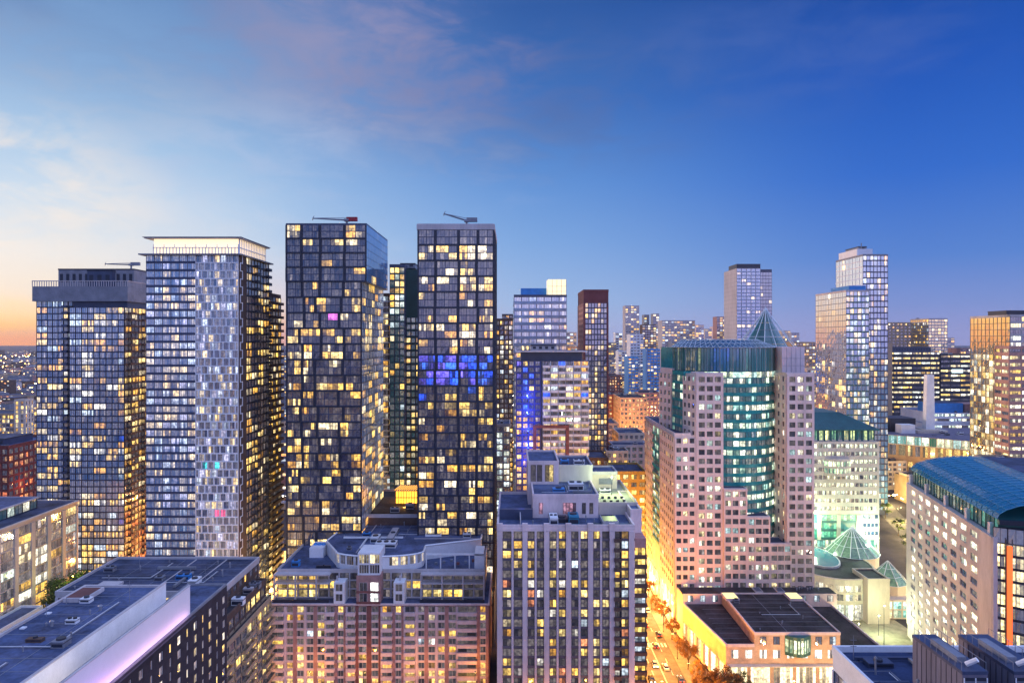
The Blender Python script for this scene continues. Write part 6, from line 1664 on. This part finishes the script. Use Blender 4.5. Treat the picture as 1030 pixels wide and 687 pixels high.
# ================================================================== CARS
def make_car(paint):
    e = bpy.data.objects.new('car', None); COL.objects.link(e)
    GL = mat('car_glass', (.01, .012, .015), .1, 0, spec=.7); TY = mat('tyre_rubber', (.012, .012, .012), .9); LMP = emit('headlight_lens', (1, .95, .85), 9); TL = emit('tail_light_lens', (1, .03, .01), 6)
    m = MB(); prof = [(-2.2, .35), (2.2, .35), (2.25, .62), (2.1, .82), (1.1, .95), (-2.0, 1.0), (-2.25, .85)]
    L = [(-.88, a, z) for a, z in prof]; Rr = [(.88, a, z) for a, z in prof]
    m.face(L, paint); m.face(Rr[::-1], paint)
    for i in range(7): j = (i + 1) % 7; m.face([L[j], L[i], Rr[i], Rr[j]], paint)
    top = [(-.62, .45), (-.62, -1.35), (.62, -1.35), (.62, .45)]; bot = [(-.84, 1.15), (-.84, -1.95), (.84, -1.95), (.84, 1.15)]
    m.face([(a, c, 1.46) for a, c in top], paint); m.build('body', e)
    m = MB()
    for i in range(4): j = (i + 1) % 4; m.face([(*bot[i], .96), (*bot[j], .96), (*top[j], 1.455), (*top[i], 1.455)], GL)
    m.build('cabin_glass', e)
    for sx in (-.9, .9):
        for sy in (-1.35, 1.4):
            m = MB(); m.tube((sx - .1, sy, .33), (sx + .1, sy, .33), .33, .33, TY, 14); wh = m.build('wheel', e); m = MB(); m.tube((sx - .11, sy, .33), (sx + .11, sy, .33), .19, .19, GREYM, 10); m.build('rim', wh)
        m = MB(); m.box(sx * .68 - .2, 2.2, .6, sx * .68 + .2, 2.27, .76, LMP); m.build('headlight', e)
        m = MB(); m.box(sx * .7 - .18, -2.28, .72, sx * .7 + .18, -2.2, .88, TL); m.build('tail_light', e)
    return e


paints = [('white', (.75, .75, .73)), ('black', (.015, .015, .018)), ('silver', (.4, .41, .42)), ('red', (.3, .02, .02)), ('dark blue', (.02, .04, .12))]
protos = {nm: make_car(mat('car_paint_' + nm.replace(' ', '_'), c, .3, 0, spec=.6)) for nm, c in paints}
lanes = [('white', 58.8, 296, 0, 'white car parked at the kerb beside the tree line of the avenue'), ('black', 55.0, 262, 0, 'black car driving away up the avenue'), ('silver', 51.6, 247, math.pi, 'silver car coming down the avenue with headlights on'),
         ('red', 48.2, 279, math.pi, 'red car coming down the kerb lane of the avenue'), ('dark blue', 58.3, 236, 0, 'dark blue car driving away in the pavement-side lane of the avenue'),
         ('white', 48.2, 312, math.pi, 'white car coming down the kerb lane of the avenue'), ('silver', 55.0, 330, 0, 'silver car driving far up the avenue'), ('black', 51.6, 352, math.pi, 'black car coming from far up the avenue'),
         ('silver', 58.6, 310, 0, 'silver car waiting at the pavement side beyond the white parked car'), ('black', 48.3, 236, math.pi, 'black car coming down the kerb lane nearest the pier condominium'),
         ('red', 55.0, 281, 0, 'red car driving away in the middle lane'), ('dark blue', 51.7, 300, math.pi, 'dark blue car coming down the middle of the avenue'), ('white', 55.1, 245, 0, 'white car driving away in the middle lane near the podium'),
         ('black', 58.5, 272, 0, 'black car at the pavement side before the white parked car'), ('silver', 48.3, 345, math.pi, 'silver car far up in the kerb lane'), ('white', 51.7, 385, math.pi, 'white car farthest up the avenue'), ('black', 58.5, 360, 0, 'black car far up at the pavement side'),
         ('white', -95, 262, 0, 'white car in the yellow-lit side street'), ('silver', -97.5, 285, math.pi, 'silver car coming along the yellow-lit side street'), ('white', 180, 292, 0, 'white car on the street behind the vaulted office')]
done = set()
for nm, x, y, rz, lab in lanes:
    o = protos[nm] if nm not in done else copy_tree(protos[nm]); done.add(nm)
    o.location = (x, y, .01); o.rotation_euler = (0, 0, rz); tag(o, lab, 'car', 'cars on the streets')

# ================================================================== HAZE
hm = bpy.data.materials.new('haze_air'); hm.use_nodes = True; ht = hm.node_tree; ht.nodes.clear()
ho = ht.nodes.new('ShaderNodeOutputMaterial'); hv = ht.nodes.new('ShaderNodeVolumePrincipled'); hv.inputs['Color'].default_value = (.80, .86, 1, 1); hv.inputs['Density'].default_value = 3e-5; hv.inputs['Anisotropy'].default_value = .2
ht.links.new(hv.outputs[0], ho.inputs['Volume'])
q = MB(); q.box(-9200, -3200, -1, 9200, 12200, 240, hm); o = q.build('haze'); o['kind'] = 'stuff'; o['label'] = 'thin bluish evening haze over the whole city'

# ================================================================== SKY, SUN, CAMERA
SUN_AZ, SUN_EL = -62.0, 4.0         # degrees right of straight ahead, above the horizon
w = bpy.data.worlds.new('World'); scene.world = w; w.use_nodes = True
nt = w.node_tree; nt.nodes.clear(); N = nt.nodes.new; L = nt.links.new
out = N('ShaderNodeOutputWorld')
sky_n = N('ShaderNodeTexSky'); sky_n.sky_type = 'NISHITA'; sky_n.sun_disc = False; sky_n.sun_elevation = R(SUN_EL); sky_n.sun_rotation = R(SUN_AZ); sky_n.altitude = 100
tc = N('ShaderNodeTexCoord'); sep = N('ShaderNodeSeparateXYZ'); L(tc.outputs['Generated'], sep.inputs[0])


def M(op, a, b_=None, c=None, clamp=False):
    m = N('ShaderNodeMath'); m.operation = op; m.use_clamp = clamp
    for i, v in enumerate((a, b_, c)):
        if v is None: continue
        if isinstance(v, (int, float)): m.inputs[i].default_value = v
        else: L(v, m.inputs[i])
    return m.outputs[0]


def smooth(v, a, b_):
    m = N('ShaderNodeMapRange'); m.interpolation_type = 'SMOOTHSTEP'; m.inputs['From Min'].default_value = a; m.inputs['From Max'].default_value = b_; L(v, m.inputs['Value']); return m.outputs[0]


def mixc(f, a, b_, mode='MIX'):
    m = N('ShaderNodeMix'); m.data_type = 'RGBA'; m.blend_type = mode
    if isinstance(f, (int, float)): m.inputs['Factor'].default_value = f
    else: L(f, m.inputs['Factor'])
    for s_, v in (('A', a), ('B', b_)):
        i = [k for k in m.inputs if k.name == s_ and k.type == 'RGBA'][0]
        if isinstance(v, tuple): i.default_value = (*v, 1)
        else: L(v, i)
    return [k for k in m.outputs if k.type == 'RGBA'][0]


elev = M('ARCSINE', sep.outputs['Z']); e01 = M('DIVIDE', elev, R(40), clamp=True)
hx, hy = math.sin(R(SUN_AZ)), math.cos(R(SUN_AZ))
hl = M('SQRT', M('ADD', M('MULTIPLY', sep.outputs['X'], sep.outputs['X']), M('MULTIPLY', sep.outputs['Y'], sep.outputs['Y'])))
s_ = M('DIVIDE', M('ADD', M('MULTIPLY', sep.outputs['X'], hx), M('MULTIPLY', sep.outputs['Y'], hy)), hl)


def ramp(stops, gain=.59):
    rp = N('ShaderNodeValToRGB'); cr = rp.color_ramp
    while len(cr.elements) > 1: cr.elements.remove(cr.elements[0])
    for i, (deg, c) in enumerate(stops):
        el = cr.elements[0] if i == 0 else cr.elements.new(deg / 40)
        el.position = deg / 40; el.color = (*(t * gain for t in lin(*c)), 1)
    L(e01, rp.inputs[0]); return rp.outputs[0]


r_sun = ramp([(0, (255, 160, 78)), (.8, (255, 190, 108)), (1.7, (254, 212, 156)), (3.1, (240, 222, 204)), (6, (222, 224, 230)), (10, (192, 212, 234)), (14, (160, 192, 226)), (19, (126, 164, 210)), (26, (90, 132, 186)), (40, (150, 170, 222))])
r_lft = ramp([(0, (238, 172, 150)), (1.5, (232, 192, 184)), (3.5, (206, 200, 222)), (7, (170, 196, 230)), (12, (144, 180, 224)), (18, (114, 152, 204)), (26, (86, 124, 184)), (40, (150, 170, 225))])
r_ctr = ramp([(0, (168, 180, 222)), (3, (146, 178, 226)), (8, (116, 160, 220)), (13, (88, 140, 210)), (19, (54, 108, 184)), (26, (34, 84, 160)), (40, (140, 160, 225))])
r_rgt = ramp([(0, (146, 152, 208)), (2.5, (114, 140, 208)), (6, (72, 122, 206)), (12, (30, 98, 200)), (19, (0, 78, 182)), (26, (0, 64, 156)), (40, (130, 150, 225))])
r_bck = ramp([(0, (166, 156, 214)), (5, (186, 184, 238)), (14, (186, 196, 250)), (28, (160, 182, 248)), (40, (160, 184, 248))], 1.14)
col = mixc(smooth(s_, .90, .64), r_sun, r_lft)
col = mixc(smooth(s_, .80, .42), col, r_ctr)
col = mixc(smooth(s_, .50, -.06), col, r_rgt)
col = mixc(smooth(s_, -.15, -.62), col, r_bck)
# thin clouds: patches of wispy noise in given parts of the sky
def cloud_noise(scale, rot, det, rough, dist, loc):
    mp = N('ShaderNodeMapping'); mp.inputs['Scale'].default_value = scale; mp.inputs['Rotation'].default_value = rot; mp.inputs['Location'].default_value = loc; L(tc.outputs['Generated'], mp.inputs['Vector'])
    n1 = N('ShaderNodeTexNoise'); n1.inputs['Scale'].default_value = 1.0; n1.inputs['Detail'].default_value = det; n1.inputs['Roughness'].default_value = rough; n1.inputs['Distortion'].default_value = dist; L(mp.outputs[0], n1.inputs['Vector'])
    return n1.outputs[0]


big = cloud_noise((3.2, 3.2, 7), (0, R(14), 0), 6, .55, .35, (1.3, .4, 2.2))
fine = cloud_noise((9, 9, 24), (0, R(-16), 0), 9, .62, .5, (4.1, 2.0, .3))
cmix = M('ADD', M('MULTIPLY', big, .55), M('MULTIPLY', fine, .45))
for az, el, rad, wide, thr, amt, cc in [
        (-12, 22.5, 13, 1.3, (.41, .64), .5, (186, 162, 182)), (0, 19, 12, 1.6, (.43, .62), .45, (86, 100, 152)),
        (20, 21, 9, 2.2, (.42, .64), .34, (84, 110, 180)), (-38, 10, 12, 1.1, (.42, .60), .78, (248, 232, 218)),
        (-33, 17, 9, 1.3, (.46, .60), .45, (176, 194, 218)), (-25, 15.5, 10, 1.6, (.47, .62), .34, (176, 194, 224)),
        (-12, 14.5, 9, 2.2, (.48, .62), .28, (166, 182, 220)), (-27, 6, 12, 2.0, (.44, .64), .35, (214, 214, 226)), (-34, 23, 15, 1.6, (.40, .62), .4, (78, 112, 168))]:
    a = Vector((math.sin(R(az)) * math.cos(R(el)), math.cos(R(az)) * math.cos(R(el)), math.sin(R(el))))
    sx = Vector((math.cos(R(az)), -math.sin(R(az)), 0)); up_ = a.cross(sx) * -1
    def dt(v):
        d_ = N('ShaderNodeVectorMath'); d_.operation = 'DOT_PRODUCT'; L(tc.outputs['Generated'], d_.inputs[0]); d_.inputs[1].default_value = v; return d_.outputs['Value']
    ex = M('DIVIDE', dt(sx), wide * math.sin(R(rad))); ey = M('DIVIDE', dt(up_), .62 * math.sin(R(rad)))
    fr = M('GREATER_THAN', dt(a), 0)
    fall = smooth(M('ADD', M('MULTIPLY', ex, ex), M('MULTIPLY', ey, ey)), 1.0, .0)
    f_ = M('MULTIPLY', M('MULTIPLY', fall, fr), smooth(cmix, *thr))
    col = mixc(M('MULTIPLY', f_, amt), col, tuple(t * .59 for t in lin(*cc)))
gnd = smooth(sep.outputs['Z'], -.002, -.05)
col = mixc(gnd, col, lin(60, 58, 80))
bg = N('ShaderNodeBackground'); L(col, bg.inputs['Color']); bg.inputs['Strength'].default_value = 1.0
bg2 = N('ShaderNodeBackground'); L(sky_n.outputs[0], bg2.inputs['Color']); bg2.inputs['Strength'].default_value = .012
ad = N('ShaderNodeAddShader'); L(bg.outputs[0], ad.inputs[0]); L(bg2.outputs[0], ad.inputs[1]); L(ad.outputs[0], out.inputs['Surface'])

sl = bpy.data.lights.new('sun', 'SUN'); sl.energy = 1.1; sl.angle = R(8); sl.color = (1, .70, .55)
so = bpy.data.objects.new('sun', sl); COL.objects.link(so)
d = Vector((math.sin(R(SUN_AZ)) * math.cos(R(SUN_EL)), math.cos(R(SUN_AZ)) * math.cos(R(SUN_EL)), math.sin(R(SUN_EL))))
so.rotation_euler = d.to_track_quat('Z', 'Y').to_euler(); so.location = (0, 0, 400)

cd = bpy.data.cameras.new('camera'); co = bpy.data.objects.new('camera', cd); COL.objects.link(co)
co.location = CAM; co.rotation_euler = (R(90), 0, 0); cd.sensor_width = 36; cd.lens = 36 * F / 1030; cd.shift_y = -2.5 / 1030; cd.clip_start = .5; cd.clip_end = 20000
scene.camera = co
scene.render.engine = 'CYCLES'
scene.view_settings.view_transform = 'Standard'; scene.view_settings.look = 'None'; scene.view_settings.exposure = .75; scene.view_settings.gamma = 1
scene.cycles.use_denoising = True; scene.cycles.denoiser = 'OPENIMAGEDENOISE'
scene.cycles.max_bounces = 4; scene.cycles.diffuse_bounces = 2; scene.cycles.glossy_bounces = 3; scene.cycles.sample_clamp_indirect = 4; scene.cycles.caustics_reflective = False; scene.cycles.caustics_refractive = False
